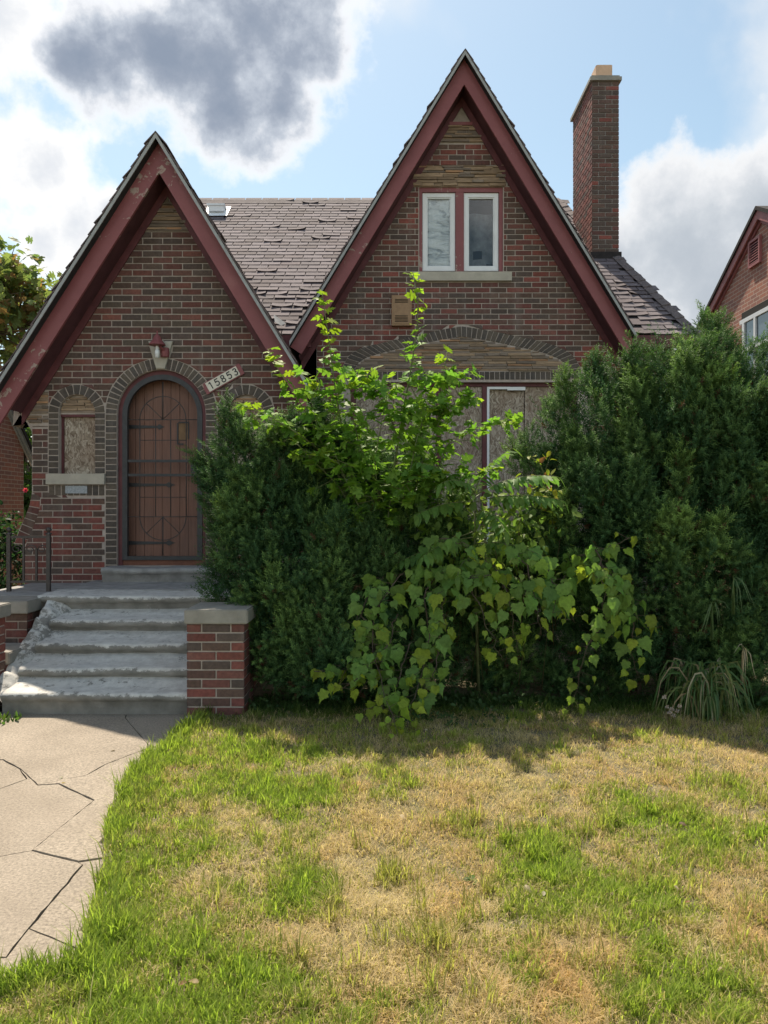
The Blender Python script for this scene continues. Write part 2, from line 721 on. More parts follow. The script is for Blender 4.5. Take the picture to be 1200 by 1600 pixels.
M = {
    'brick_o': m_brick('obj'), 'brick_a': m_brick('att'),
    'mortar': m_simple('mortar', (.41, .352, .312), .2, 14, .95, .5, 90),
    'mortar_dark': m_simple('sooty_mortar', (.30, .28, .265), .2, 14, .95, .5, 90),
    'paint': m_paint(),
    'soffit': m_simple('dark_soffit', (.090, .036, .042), .3, 6, .7, .2, 30),
    'drip': m_simple('pale_metal_edge', (.33, .34, .34), .15, 12, .45, .1, 40),
    'osb': m_osb(), 'steps': m_steps(), 'path': m_path(),
    'shingle_o': m_shingle('obj'), 'shingle_a': m_shingle('att'),
    'stone': m_stone(),
    'limestone': m_simple('pale_limestone', (.42, .39, .33), .15, 10, .85, .4, 80),
    'cap': m_simple('grey_coping', (.27, .255, .225), .22, 7, .9, .5, 60),
    'concrete': m_simple('grey_concrete', (.29, .285, .275), .3, 8, .9, .6, 60),
    'door': m_wood_door(),
    'iron': m_simple('dull_black_iron', (.030, .032, .036), .35, 20, .5, .2, 80, .45),
    'grille': m_simple('rusty_iron_bar', (.060, .052, .050), .35, 30, .6, .2, 80, .4),
    'rail': m_simple('dark_bronze_iron', (.050, .040, .036), .4, 25, .45, .2, 80, .5),
    'white': m_simple('white_vinyl', (.74, .76, .78), .06, 6, .4, 0),
    'flue': m_simple('clay_flue', (.62, .42, .29), .12, 8, .8, .3, 50),
    'vent': m_simple('tan_metal', (.30, .185, .10), .2, 14, .5, .1, 50),
    'vent_in': m_flat('vent_slot_dark', (.012, .011, .010), .9),
    'trim_dark': m_simple('dark_maroon_trim', (.115, .036, .040), .3, 8, .55, .2, 40),
    'roofdeck': m_simple('roof_felt', (.030, .027, .028), .3, 15, .95, .4, 80),
    'ridge': m_simple('ridge_cap', (.13, .11, .11), .3, 25, .9, .5, 90),
    'ground': m_ground(),
    'far_x': m_painted_brick_far('red_brickwork_side', (.40, .16, .105), (.27, .125, .10), (.48, .37, .30), 'x'),
    'far_y': m_painted_brick_far('dark_brickwork_side', (.12, .055, .05), (.07, .055, .055), (.27, .25, .23), 'y'),
    'own_x': m_painted_brick_far('dark_brickwork_return', (.12, .055, .05), (.07, .055, .055), (.27, .25, .23), 'x'),
    'pinkpaint': m_simple('faded_red_paint', (.33, .12, .12), .2, 6, .6, .2, 40),
    'bark': m_simple('bark', (.10, .075, .055), .35, 20, .9, .7, 60),
    'greenbark': m_simple('green_shoot', (.13, .15, .06), .3, 20, .7, .3, 60),
    'leaf_o': m_leaf('obj', 'broad_leaf_obj', .5, .5, .22),
    'leaf_a': m_leaf('att', 'broad_leaf_att', .5, .5, .22),
    'needle': m_leaf('att', 'yew_needle', .28, .6, .12),
    'grass': m_leaf('att', 'grass_blade', .5, .6, .15),
    'straw': m_leaf('obj', 'strap_leaf', .3, .5, .3),
    'petal': m_leaf('att', 'dry_petal', .3, .8, .1),
}

# brick colours
REDS = [(.195, .066, .054), (.165, .060, .051), (.220, .072, .057), (.140, .060, .053), (.180, .075, .062)]
DARKS = [(.112, .070, .055), (.124, .078, .062), (.096, .070, .059), (.120, .068, .056), (.100, .074, .064)]
CHAR = [(.108, .090, .073), (.092, .078, .068), (.122, .101, .080), (.084, .074, .066)]


def brick_col(pred=.5, r=rng):
    c = r.choice(REDS) if r.random() < pred else r.choice(DARKS)
    k = r.uniform(.82, 1.2)
    return tuple(x * k for x in c)


def char_col(r=rng):
    c = r.choice(CHAR)
    k = r.uniform(.85, 1.2)
    return tuple(x * k for x in c)


# ------------------------------------------------------------------ brick pieces
JO = .0120          # joint
CH = .0677          # course height
BL = .2130          # brick module


def piece_geom(poly, y, proud, cham=.0035):
    """poly: list of (x,z) counter-clockwise seen from -Y; returns verts, faces; back edge at y, front at y-proud"""
    n = len(poly)
    cx = sum(p[0] for p in poly) / n
    cz = sum(p[1] for p in poly) / n
    vs = [(p[0], y, p[1]) for p in poly] + [(p[0], y - proud + cham * .7, p[1]) for p in poly]
    fr = []
    for p in poly:
        dx, dz = p[0] - cx, p[1] - cz
        L = math.hypot(dx, dz)
        k = max(0, 1 - cham * 1.3 / max(L, 1e-5))
        fr.append((cx + dx * k, y - proud, cz + dz * k))
    vs += fr
    fs = []
    for i in range(n):
        j = (i + 1) % n
        fs.append((i, j, n + j, n + i))
        fs.append((n + i, n + j, 2 * n + j, 2 * n + i))
    fs.append(tuple(range(2 * n, 3 * n)))
    return vs, fs


def lay_courses(z0, z1, span, holes, seed, shift=0.0, pred=.5, full=BL, off=(0, .5)):
    """running-bond bricks as quads. span(z)->(xl,xr); holes: functions z->(a,b) or None. returns list of (poly,col)"""
    r = random.Random(seed)
    out = []
    n = int(math.ceil((z1 - z0) / CH))
    for k in range(n):
        zb = z0 + k * CH + JO / 2
        zt = z0 + (k + 1) * CH - JO / 2
        sb, st = span(zb), span(zt)
        if sb is None or st is None:
            continue
        segs = [((sb[0], st[0]), (sb[1], st[1]))]
        for h in holes:
            hb, ht = h(zb), h(zt)
            if hb is None and ht is None:
                continue
            if hb is None:
                c = (ht[0] + ht[1]) / 2
                hb = (c, c) if abs(ht[1] - ht[0]) < .3 else (c + (ht[0] - c) * .3, c + (ht[1] - c) * .3) if abs(ht[1] - ht[0]) < .75 else ht
            if ht is None:
                c = (hb[0] + hb[1]) / 2
                ht = (c, c) if abs(hb[1] - hb[0]) < .3 else (c + (hb[0] - c) * .3, c + (hb[1] - c) * .3) if abs(hb[1] - hb[0]) < .75 else hb
            ns = []
            for (L, Rr) in segs:
                if hb[1] <= min(L) or hb[0] >= max(Rr):
                    ns.append((L, Rr))
                    continue
                if min(hb[0], ht[0]) > min(L) + .02:
                    ns.append((L, (hb[0], ht[0])))
                if max(hb[1], ht[1]) < max(Rr) - .02:
                    ns.append(((hb[1], ht[1]), Rr))
            segs = ns
        base = shift + off[k % len(off)] * full + r.uniform(-.006, .006)
        for (L, Rr) in segs:
            lo, hi = max(L), min(Rr)
            i0 = math.floor((min(L) - base) / full)
            x = base + i0 * full
            xs = []
            while x < max(Rr):
                xs.append(x)
                x += full
            xs.append(x)
            for a, b in zip(xs[:-1], xs[1:]):
                ab, at = max(a + JO / 2, L[0] + JO / 2), max(a + JO / 2, L[1] + JO / 2)
                bb, bt = min(b - JO / 2, Rr[0] - JO / 2), min(b - JO / 2, Rr[1] - JO / 2)
                if bb - ab < .025 and bt - at < .025:
                    continue
                if bb < ab:
                    bb = ab + .004
                if bt < at:
                    bt = at + .004
                out.append(([(ab, zb), (bb, zb), (bt, zt), (at, zt)], brick_col(pred, r)))
    return out


def arch_pieces(cx, cz, r0, r1, n, a0=0.0, a1=math.pi, skip=None, seed=1):
    """voussoirs"""
    r = random.Random(seed)
    out = []
    for i in range(n):
        t0 = a0 + (a1 - a0) * i / n
        t1 = a0 + (a1 - a0) * (i + 1) / n
        g = JO / 2 / ((r0 + r1) / 2)
        tt0, tt1 = t0 + g, t1 - g
        if skip and skip((t0 + t1) / 2):
            continue
        p = [(cx + r0 * math.cos(tt0), cz + r0 * math.sin(tt0)), (cx + r1 * math.cos(tt0), cz + r1 * math.sin(tt0)),
             (cx + r1 * math.cos(tt1), cz + r1 * math.sin(tt1)), (cx + r0 * math.cos(tt1), cz + r0 * math.sin(tt1))]
        out.append((p, char_col(r)))
    return out


def stack(x0, x1, z0, z1, seed=1, pitch=CH):
    r = random.Random(seed)
    out = []
    n = int(round((z1 - z0) / pitch))
    p = (z1 - z0) / n
    for i in range(n):
        a = z0 + i * p + JO / 2
        b = z0 + (i + 1) * p - JO / 2
        out.append(([(x0, a), (x1, a), (x1, b), (x0, b)], char_col(r)))
    return out


def soldiers(x0, x1, z0, z1, pitch=CH, seed=1):
    r = random.Random(seed)
    n = int(round((x1 - x0) / pitch))
    p = (x1 - x0) / n
    return [([(x0 + i * p + JO / 2, z0), (x0 + (i + 1) * p - JO / 2, z0), (x0 + (i + 1) * p - JO / 2, z1), (x0 + i * p + JO / 2, z1)], char_col(r)) for i in range(n)]


SHARED = {}


def lay_pieces(pieces, y, parent, name, singles, proud=.008, mats=('brick_o', 'brick_a'), rest_name='brickwork', jitter=.0016):
    """the first `singles` pieces become objects of their own, the others one joined part"""
    mb = MB()
    for i, (poly, col) in enumerate(pieces):
        pr = proud + rng.uniform(-jitter, jitter)
        if i < singles:
            cx = sum(p[0] for p in poly) / len(poly)
            cz = sum(p[1] for p in poly) / len(poly)
            loc = [(p[0] - cx, p[1] - cz) for p in poly]
            key = (name, y, tuple((round(a, 3), round(b, 3)) for a, b in loc))
            if key not in SHARED:
                vs, fs = piece_geom(loc, 0, proud)
                t = MB().add(vs, fs)
                SHARED[key] = t.mesh(name)
                SHARED[key].materials.append(M[mats[0]])
            link(name, SHARED[key], parent, None, col, (cx, y - (pr - proud), cz), (0, rng.uniform(-.006, .006), 0))
        else:
            vs, fs = piece_geom(poly, y, pr)
            mb.add(vs, fs, col)
    if mb.v:
        return mb.build(rest_name, M[mats[1]], parent, kind='stuff')


def ledge_stones(span, z0, z1, y, parent, seed, proud=.02, hs=(.018, .038), tan=.35):
    """thin split stones laid flat; span(z)->(xl,xr)"""
    r = random.Random(seed)
    mb = MB()
    z = z0
    while z < z1 - .008:
        h = min(r.uniform(*hs), z1 - z)
        s1, s2 = span(z + .002), span(z + h - .002)
        if s1 and s2:
            a, b = max(s1[0], s2[0]), min(s1[1], s2[1])
            x = a
            while x < b - .02:
                w = r.uniform(.10, .42)
                x2 = min(x + w, b)
                if b - x2 < .05:
                    x2 = b
                k = r.uniform(.7, 1.25)
                q = r.random()
                c = (.29, .205, .135) if q < tan else ((.38, .22, .125) if q < tan + .09 else (.215, .17, .135))
                d1, d2 = r.uniform(-.006, .006), r.uniform(-.006, .006)
                j = .0025
                vs, fs = piece_geom([(x + j, z + j + max(d1, 0) * .4), (x2 - j, z + j + max(d2, 0) * .4), (x2 - j, z + h - j * .5 + min(d2, 0) * .4), (x + j, z + h - j * .5 + min(d1, 0) * .4)], y, proud + r.uniform(-.014, .012), .004)
                mb.add(vs, fs, tuple(v * k for v in c))
                x = x2
        z += h
    return mb.build('ledge_stonework', M['stone'], parent, kind='stuff')


# ------------------------------------------------------------------ ground, lawn, path
gm = MB()
gm.add([(-300, -60, -.06), (300, -60, -.06), (300, 500, -.06), (-300, 500, -.06)], [(0, 1, 2, 3)])
ground = gm.build('ground', M['ground'], kind='structure')

PATH_EDGE = [(2.24, -1.45), (2.36, -1.18), (2.50, -1.00), (2.8, -1.08), (3.0, -1.13), (3.4, -1.25), (3.67, -1.34), (4.1, -1.42), (4.6, -1.46), (5.1, -1.42), (5.45, -1.36), (5.75, -1.30)]


def path_right(y):
    """x of the lawn edge beside the path at depth y"""
    ys = [p[0] for p in PATH_EDGE]
    xs = [p[1] for p in PATH_EDGE]
    return np.interp(y, ys, xs)


def lawn_z(x, y):
    return .012 + .035 * vnoise(x, y, .8, 3) + .02 * vnoise(x, y, .27, 4)


def build_lawn():
    nx, ny = 130, 110
    xs = np.linspace(-4.5, 9.0, nx)
    ys = np.linspace(.6, 7.6, ny)
    X, Y = np.meshgrid(xs, ys)
    Z = lawn_z(X, Y)
    e = np.where(Y < 2.36, -9, path_right(Y))
    d = X - e
    Z = np.where((d < .02) | (X < -1.9), -.05, Z)
    Z = np.where((Y < 2.30) , lawn_z(X, Y), Z)
    v = np.stack([X.ravel(), Y.ravel(), Z.ravel()], 1)
    i = np.arange(nx * ny).reshape(ny, nx)
    f = np.stack([i[:-1, :-1].ravel(), i[:-1, 1:].ravel(), i[1:, 1:].ravel(), i[1:, :-1].ravel()], 1)
    m = np_mesh('lawn', v, f, smooth=True)
    return link('lawn', m, None, M['ground'], kind='structure')


lawn = build_lawn()

# concrete path: cracked slabs
bed = MB()
bed.add([(-6, 2.2, -.030), (-1.02, 2.2, -.030), (-1.02, 6.0, -.030), (-6, 6.0, -.030)], [(0, 1, 2, 3)])
path = bed.build('path', m_simple('dark_crack_soil', (.030, .026, .020), .3, 20, .95, .6, 60), kind='structure')
SL = [
    [(-420, 1187), (5, 1187), (32, 1202), (59, 1227), (135, 1212), (165, 1195), (235, 1168), (196, 1122), (200, 1112), (-420, 1112)],
    [(200, 1112), (196, 1122), (235, 1168), (330, 1150), (330, 1112)],
    [(-420, 1187), (5, 1187), (32, 1202), (42, 1217), (0, 1232), (-420, 1260)],
    [(-420, 1260), (0, 1232), (42, 1217), (32, 1202), (59, 1227), (92, 1225), (147, 1251), (50, 1329), (0, 1338), (-420, 1350)],
    [(92, 1225), (59, 1227), (135, 1212), (165, 1195), (235, 1168), (330, 1150), (300, 1230), (240, 1330), (148, 1343), (122, 1347), (50, 1329), (147, 1251)],
    [(-420, 1350), (0, 1338), (50, 1329), (122, 1347), (129, 1351), (45, 1450), (10, 1495), (-420, 1515)],
    [(129, 1351), (122, 1347), (148, 1343), (240, 1330), (260, 1420), (230, 1500), (130, 1484), (45, 1450)],
    [(-420, 1515), (10, 1495), (45, 1450), (130, 1484), (230, 1500), (240, 1560), (-420, 1590)],
]
for k, pl in enumerate(SL):
    P = [G(*p) for p in pl]
    P = [Vector((min(max(p.x, -5.9), 0), max(p.y, 2.22), 0)) for p in P]
    area = sum(P[i].x * P[(i + 1) % len(P)].y - P[(i + 1) % len(P)].x * P[i].y for i in range(len(P)))
    if area < 0:
        P.reverse()
    n = len(P)
    Q = []
    for i in range(n):                      # pull every edge in by half a crack
        a, b, c = P[i - 1], P[i], P[(i + 1) % n]
        e1 = (b - a).normalized()
        e2 = (c - b).normalized()
        n1 = Vector((-e1.y, e1.x, 0))
        n2 = Vector((-e2.y, e2.x, 0))
        bis = n1 + n2
        bis = bis / max(bis.length, .3)
        Q.append(b + bis * rng.uniform(.0024, .0042))
    # break long edges so the crack lines wander
    F = []
    for i in range(n):
        a, b = Q[i], Q[(i + 1) % n]
        L = (b - a).length
        m_ = max(1, min(26, int(L / .055)))
        pr = Vector((-(b - a).y, (b - a).x, 0)) / max(L, 1e-5)
        for j in range(m_):
            F.append(a.lerp(b, j / m_) + (pr * rng.uniform(-.002, .0045) if j else Vector()))
    z = rng.uniform(-.004, .004)
    tilt = (rng.uniform(-.0015, .0015), rng.uniform(-.0015, .0015))
    tri = tessellate_polygon([F])
    nF = len(F)
    zt = [z + (p.x + 2) * tilt[0] + (p.y - 4) * tilt[1] for p in F]
    vs = [(p.x, p.y, q) for p, q in zip(F, zt)] + [(p.x, p.y, -.05) for p in F]
    fs = [tuple(t) for t in tri] + [(i, i + nF, (i + 1) % nF + nF, (i + 1) % nF) for i in range(nF)]
    mb = MB().add(vs, fs)
    me = mb.mesh('slab')
    bm = bmesh.new()
    bm.from_mesh(me)
    bmesh.ops.recalc_face_normals(bm, faces=bm.faces)
    bm.to_mesh(me)
    bm.free()
    link('slab', me, path, M['path'])

# ------------------------------------------------------------------ the brick house
YL = 8.2          # front of the entrance gable wall
YM = 9.8          # front of the main gable wall
house = empty('brick_house', (0, 9.0, 0))
tag(house, 'dark brick house with two steep maroon-trimmed gables and an arched wooden door', 'house')

# --- roof lines (x, z of the outer edges)
LG = dict(ax=-2.306, az=5.330, lx=-3.955, ls=1.577, rx=-.775, rs=1.649, yr=7.75, yf=7.87, yw=YL, back=11.6)
MG = dict(ax=.9896, az=7.126, lx=-1.153, ls=1.655, rx=3.078, rs=1.657, yr=9.35, yf=9.47, yw=YM, back=13.5)
SLAB = .052       # vertical thickness of the roof edge
FASC = .30        # vertical height of the barge board


def roof_z(g, x):
    return g['az'] - (g['ax'] - x) * g['ls'] if x < g['ax'] else g['az'] - (x - g['ax']) * g['rs']


def gable_span(g, drop, l, r):
    """interval of x below the sloping roof line lowered by drop"""
    def f(z):
        t = g['az'] - drop - z
        if t <= 0.01:
            return None
        return (max(l, g['ax'] - t / g['ls']), min(r, g['ax'] + t / g['rs']))
    return f


# --- entrance gable wall
DX, DZ, DR = -2.378, 2.5455, .475         # door arch centre and radius
DB = .926                                 # door foot
SR = .195                                 # small window radius
SX1, SX2, SZ = WX(120, YL), WX(384, YL), WZ(645, YL)
SB = WZ(741, YL)
LEFT = WX(50, YL)
RIGHT = -.86
ZB = .70
wl = gable_span(LG, .36, LEFT, RIGHT)


def arc(cx, cz, r, n=20, a0=0, a1=math.pi):
    return [(cx + r * math.cos(a0 + (a1 - a0) * i / n), cz + r * math.sin(a0 + (a1 - a0) * i / n)) for i in range(n + 1)]


def arch_hole(cx, cz, r, zb, n=20):
    return [(cx - r, zb), (cx + r, zb)] + arc(cx, cz, r, n)


top = LG['az'] - .30
flx = [(WX(50, YL), WZ(770, YL)), (WX(46, YL), WZ(790, YL)), (WX(39, YL), WZ(808, YL)), (WX(30, YL), WZ(828, YL)), (WX(22, YL), WZ(850, YL)), (WX(38, YL), WZ(851, YL))]
# corbelled corner at the left eave, then the gable, then straight down on the right
zL = WZ(655, YL)
outline = [(WX(38, YL), ZB), (RIGHT, ZB), (RIGHT, top - (RIGHT - LG['ax']) * LG['rs']), (LG['ax'], top), (WX(20, YL), top - (LG['ax'] - WX(20, YL)) * LG['ls']),
           (WX(22, YL), WZ(632, YL)), (WX(30, YL), WZ(645, YL)), (WX(43, YL), WZ(662, YL)), (LEFT, WZ(675, YL))] + flx
wall = empty('wall', (-2.35, YL, 0), house)
mb = MB()
mb.prism(outline, [arch_hole(DX, DZ, DR, DB), arch_hole(SX1, SZ, SR, SB), arch_hole(SX2, SZ, SR, SB)], YL, YL + .22)
mb.build('mortar_face', M['mortar'], wall)


def h_door(z):
    ro = DR + .125
    if z < .72:
        return None
    if z < DZ:
        return (DX - ro, DX + ro)
    t = ro * ro - (z - DZ) ** 2
    return (DX - math.sqrt(t), DX + math.sqrt(t)) if t > 0 else None


def h_win(cx):
    def f(z):
        ro = SR + .110
        lo = SB - .235
        if z < lo:
            return None
        if z < SZ:
            return (cx - ro, cx + ro)
        t = ro * ro - (z - SZ) ** 2
        return (cx - math.sqrt(t), cx + math.sqrt(t)) if t > 0 else None
    return f


def h_key(z):
    zb, zt = WZ(577, YL), WZ(533, YL)
    if z < zb or z > zt:
        return None
    w = .055 + (z - zb) / (zt - zb) * .085
    return (DX - w, DX + w)


def h_corner(z):           # ledge stone under the left eave
    if WZ(668, YL) < z < WZ(612, YL):
        return (-9, WX(76, YL))
    return None


ZTOP_BRICK = WZ(362, YL)
z_first = WZ(600, YL) - 60 * CH


def lspan(z):
    s = gable_span(LG, .40, LEFT, RIGHT)(z)
    if s is None or z > ZTOP_BRICK + .01:
        return None
    l = s[0]
    if z < WZ(851, YL):
        l = WX(38, YL)
    elif z < WZ(772, YL):
        l = np.interp(z, [WZ(850, YL), WZ(828, YL), WZ(808, YL), WZ(790, YL), WZ(770, YL)], [WX(41, YL), WX(48, YL), WX(57, YL), WX(63, YL), WX(64, YL)])
    return (float(l), s[1])


field = [p for p in lay_courses(z_first, ZTOP_BRICK, lspan, [h_door, h_win(SX1), h_win(SX2), h_key, h_corner], 5, shift=WX(160, YL), pred=.50) if p[0][0][1] > ZB]
# lower courses are redder, as in the place
field = [(p, (c if (p[0][1] < 2.0 or c[0] < .125) else (c[0] * .80, c[1] * .98, c[2] * .96))) for p, c in field]
field = [(p, (tuple(v * 1.0 for v in rng.choice(REDS)) if (p[0][1] < 1.55 and rng.random() < .38) else c)) for p, c in field]
special = []
na = 15
special += arch_pieces(DX, DZ, DR + .003, DR + .116, 2 * na, skip=lambda a: abs(a - math.pi / 2) < .10, seed=2)
special += stack(DX - DR - .116, DX - DR - .003, .80, DZ, 3)
special += stack(DX + DR + .003, DX + DR + .116, .80, DZ, 4)
for sx, sd in ((SX1, 5), (SX2, 6)):
    special += arch_pieces(sx, SZ, SR + .003, SR + .103, 11, seed=sd)
    special += stack(sx - SR - .103, sx - SR - .003, SB + .005, SZ, sd + 10)
    special += stack(sx + SR + .003, sx + SR + .103, SB + .005, SZ, sd + 20)
    special += soldiers(sx - SR - .105, sx + SR + .105, SB - .225, SB - .118, CH, sd + 30)
# swept foot of the corner: bricks turned along the curve
cv = [(WX(50, YL), WZ(772, YL)), (WX(46, YL), WZ(791, YL)), (WX(39, YL), WZ(809, YL)), (WX(31, YL), WZ(829, YL)), (WX(23, YL), WZ(849, YL))]
ci = [(WX(63, YL), WZ(770, YL)), (WX(62, YL), WZ(794, YL)), (WX(56, YL), WZ(815, YL)), (WX(47, YL), WZ(836, YL)), (WX(40, YL), WZ(850, YL))]


def along(cv, t):
    t *= len(cv) - 1
    i = min(int(t), len(cv) - 2)
    f = t - i
    return (cv[i][0] * (1 - f) + cv[i + 1][0] * f, cv[i][1] * (1 - f) + cv[i + 1][1] * f)


for i in range(8):
    a, b = (i + .07) / 8, (i + .93) / 8
    special.append(([along(cv, b), along(ci, b), along(ci, a), along(cv, a)], brick_col(.5)))


def seen_left(p):
    cx = sum(q[0] for q in p[0]) / 4
    cz = sum(q[1] for q in p[0]) / 4
    px = 600 + cx / YL * 1200
    py = 800 - (cz - CAM_H) / YL * 1200
    if px < 20 or py > 900:
        return False
    if px > 322 and py > 660:
        return False
    if px > 420 and py > 540:
        return False
    return True


def area(p):
    q = p[0]
    return abs(sum(q[i][0] * q[(i + 1) % 4][1] - q[(i + 1) % 4][0] * q[i][1] for i in range(4))) / 2


allp = field + special
vis = sorted([p for p in allp if seen_left(p)], key=lambda p: -area(p))
hid = [p for p in allp if not seen_left(p)]
lay_pieces(vis + hid, YL, wall, 'brick', 300, .008)
# ledge stone: top of the gable, left corner, tympana of the small windows
ledge_stones(gable_span(LG, .40, -9, 9), ZTOP_BRICK, LG['az'] - .52, YL, wall, 31)
mb = MB()
for i in range(6):
    x = LG['ax'] - .10 + i * .04
    mb.add(*piece_geom([(x, LG['az'] - .52), (x + .03, LG['az'] - .52), (x + .03, LG['az'] - .41 - abs(i - 2.5) * .03), (x, LG['az'] - .41 - abs(i - 2.5) * .03)], YL, .015), col=(.17, .14, .11))
mb.build('stone_sliver', M['stone'], wall, kind='stuff')
ledge_stones(lambda z: (float(np.interp(z, [WZ(668, YL), WZ(655, YL), WZ(640, YL), WZ(612, YL)], [LEFT, WX(42, YL), WX(28, YL), WX(22, YL)])), WX(76, YL)), WZ(668, YL), WZ(612, YL), YL, wall, 32, .012)


def keystone():
    zb, zt = WZ(577, YL), WZ(534, YL)
    k = MB()
    k.add(*piece_geom([(DX - .047, zb), (DX + .047, zb), (DX + .13, zt), (DX - .13, zt)], YL, .035, .008))
    return k.build('keystone', M['limestone'], wall)


keystone()
# return walls of the entrance block
rw = MB()
rw.box(RIGHT - .2, RIGHT - .002, YL + .222, 9.78, .2, 2.62)
rw.build('return_wall', M['own_x'], house)
rw = MB()
rw.box(LEFT + .012, LEFT + .2, YL + .222, 13.0, .2, 2.65)
rw.build('return_wall', M['own_x'], house)

# --- small windows with boards
for sx in (SX1, SX2):
    w = empty('small_window', (sx, YL, SB), house)
    s = MB()
    s.box(sx - SR - .118, sx + SR + .112, YL - .045, YL + .10, SB - .108, SB + .004)
    so = s.build('sill', M['limestone'], w)
    t = MB()
    t.prism([(sx - SR, SZ - .01), (sx + SR, SZ - .01)] + arc(sx, SZ, SR, 16)[1:-1], [], YL + .05, YL + .12)
    t.build('tympanum_backing', M['mortar'], w)
    ledge_stones(lambda z, sx=sx: ((sx - math.sqrt(max(SR ** 2 - (z - SZ) ** 2, 1e-6)), sx + math.sqrt(max(SR ** 2 - (z - SZ) ** 2, 1e-6))) if z < SZ + SR - .004 else None), SZ + .002, SZ + SR, YL + .05, w, int(40 + sx), .02, (.02, .034), .75)
    f = MB()
    f.box(sx - SR, sx + SR, YL + .055, YL + .14, SZ - .035, SZ - .011)
    f.box(sx - SR, sx - SR + .022, YL + .075, YL + .14, SB + .004, SZ - .036)
    f.build('frame', M['trim_dark'], w)
    b = MB()
    b.box(sx - SR + .023, sx + SR - .004, YL + .10, YL + .118, SB + .005, SZ - .037)
    b.build('plywood_board', M['osb'], w)
    if sx == SX1:
        pl = MB()
        pl.box(WX(103, YL), WX(137, YL), YL - .018, YL - .004, WZ(771, YL), WZ(759, YL))
        pl.build('metal_plate', m_simple('galvanised_plate', (.30, .33, .36), .35, 60, .4, .3, 80), w)

# --- door
door = empty('door', (DX, YL, DB), house)
dY = YL + .20
npl = 9
pw = 2 * (DR - .04) / npl
for i in range(npl):
    x0 = DX - DR + .04 + i * pw
    x1 = x0 + pw
    rr = DR - .03

    def zt(x):
        return DZ + math.sqrt(max(rr * rr - (x - DX) ** 2, 0.0))
    xa, xb = x0 + .002, x1 - .002
    poly = [(xa, DB + .06), (xb, DB + .06)] + [(xb + (xa - xb) * j / 5, zt(xb + (xa - xb) * j / 5)) for j in range(6)]
    k = MB()
    k.prism(poly, [], dY + rng.uniform(-.002, .002), dY + .04)
    k.build('plank', M['door'], door)
k = MB()
k.prism([(DX - DR + .03, DB + .05), (DX + DR - .03, DB + .05)] + arc(DX, DZ, DR - .028, 16), [], dY + .041, dY + .06)
k.build('backing', M['iron'], door)
ZD = lambda zy: WZ(580 + zy / 5, YL + .07)
S5 = (YL + .07) / 1200 / 5
for zy, L in ((425, .40), (885, .52), (1345, .52)):
    z = ZD(zy)
    hg = MB()
    x0 = DX - DR + .055
    hg.prism([(x0, z - .022), (x0 + L * .3, z - .017), (x0 + L * .8, z - .012), (x0 + L * .86, z - .03), (x0 + L * .93, z - .012), (x0 + L, z), (x0 + L * .93, z + .012), (x0 + L * .86, z + .03), (x0 + L * .8, z + .012), (x0 + L * .3, z + .017), (x0, z + .022)], [], dY - .010, dY - .0025)
    hg.build('strap_hinge', M['iron'], door)
# broken-out grille panel of the door viewer
vp = MB()
vx0, vx1, vz0, vz1 = DX + .115, DX + .245, ZD(565), ZD(395)
vp.box(vx0 + .02, vx1 - .012, dY - .005, dY - .0024, vz0 + .05, vz1 - .004)
vw = vp.build('viewer_panel', m_simple('raw_split_wood', (.20, .125, .07), .3, 12, .8, .4, 60), door)
vp = MB()
for a, b, c, d in ((vx0, vx0 + .016, vz0, vz1), (vx0 + .016, vx1, vz1, vz1 + .014), (vx1 - .011, vx1, vz0 + .06, vz1), (vx0 + .02, vx1 - .06, vz0 - .005, vz0 + .012)):
    vp.box(a, b, dY - .012, dY - .0028, c, d)
vp.build('viewer_frame', M['iron'], door)
fr = MB()


def ring(mb, r0, r1, zb, y0, y1, n=28):
    o = [(DX - r1, zb), (DX - r0, zb)]
    inner = [(DX - r0 * math.cos(math.pi * i / n), DZ + r0 * math.sin(math.pi * i / n)) for i in range(n + 1)]
    outer = [(DX + r1 * math.cos(math.pi * i / n), DZ + r1 * math.sin(math.pi * i / n)) for i in range(n + 1)]
    mb.prism(o[:1] + [(DX - r0, zb)] + inner + [(DX + r0, zb), (DX + r1, zb)] + outer, [], y0, y1)


ring(fr, DR - .045, DR - .001, DB + .002, YL + .045, YL + .21)
fr.build('door_frame', M['trim_dark'], door)
th = MB()
th.box(DX - DR + .046, DX + DR - .046, YL + .06, YL + .25, DB + .002, DB + .055)
th.build('threshold', m_simple('brown_threshold', (.17, .075, .05), .25, 10, .7, .3, 50), door)

gate = empty('security_gate', (DX, YL, DB), house)
gf = MB()
ring(gf, DR - .100, DR - .046, DB + .058, YL + .035, YL + .085)
gf.box(DX - DR + .101, DX + DR - .101, YL + .036, YL + .084, DB + .0585, DB + .10)
gf.build('gate_frame', M['iron'], gate)
XG = lambda zx: DX + (zx - 425) * S5 * 1.0
gY = YL + .060
IN = DR - .098


def bar(p, rad=.0055, name='bar', mat='grille', seg=6):
    t = MB()
    t.tube([(x, gY, z) for x, z in p], rad, seg)
    t.build(name, M[mat], gate, smooth=True)


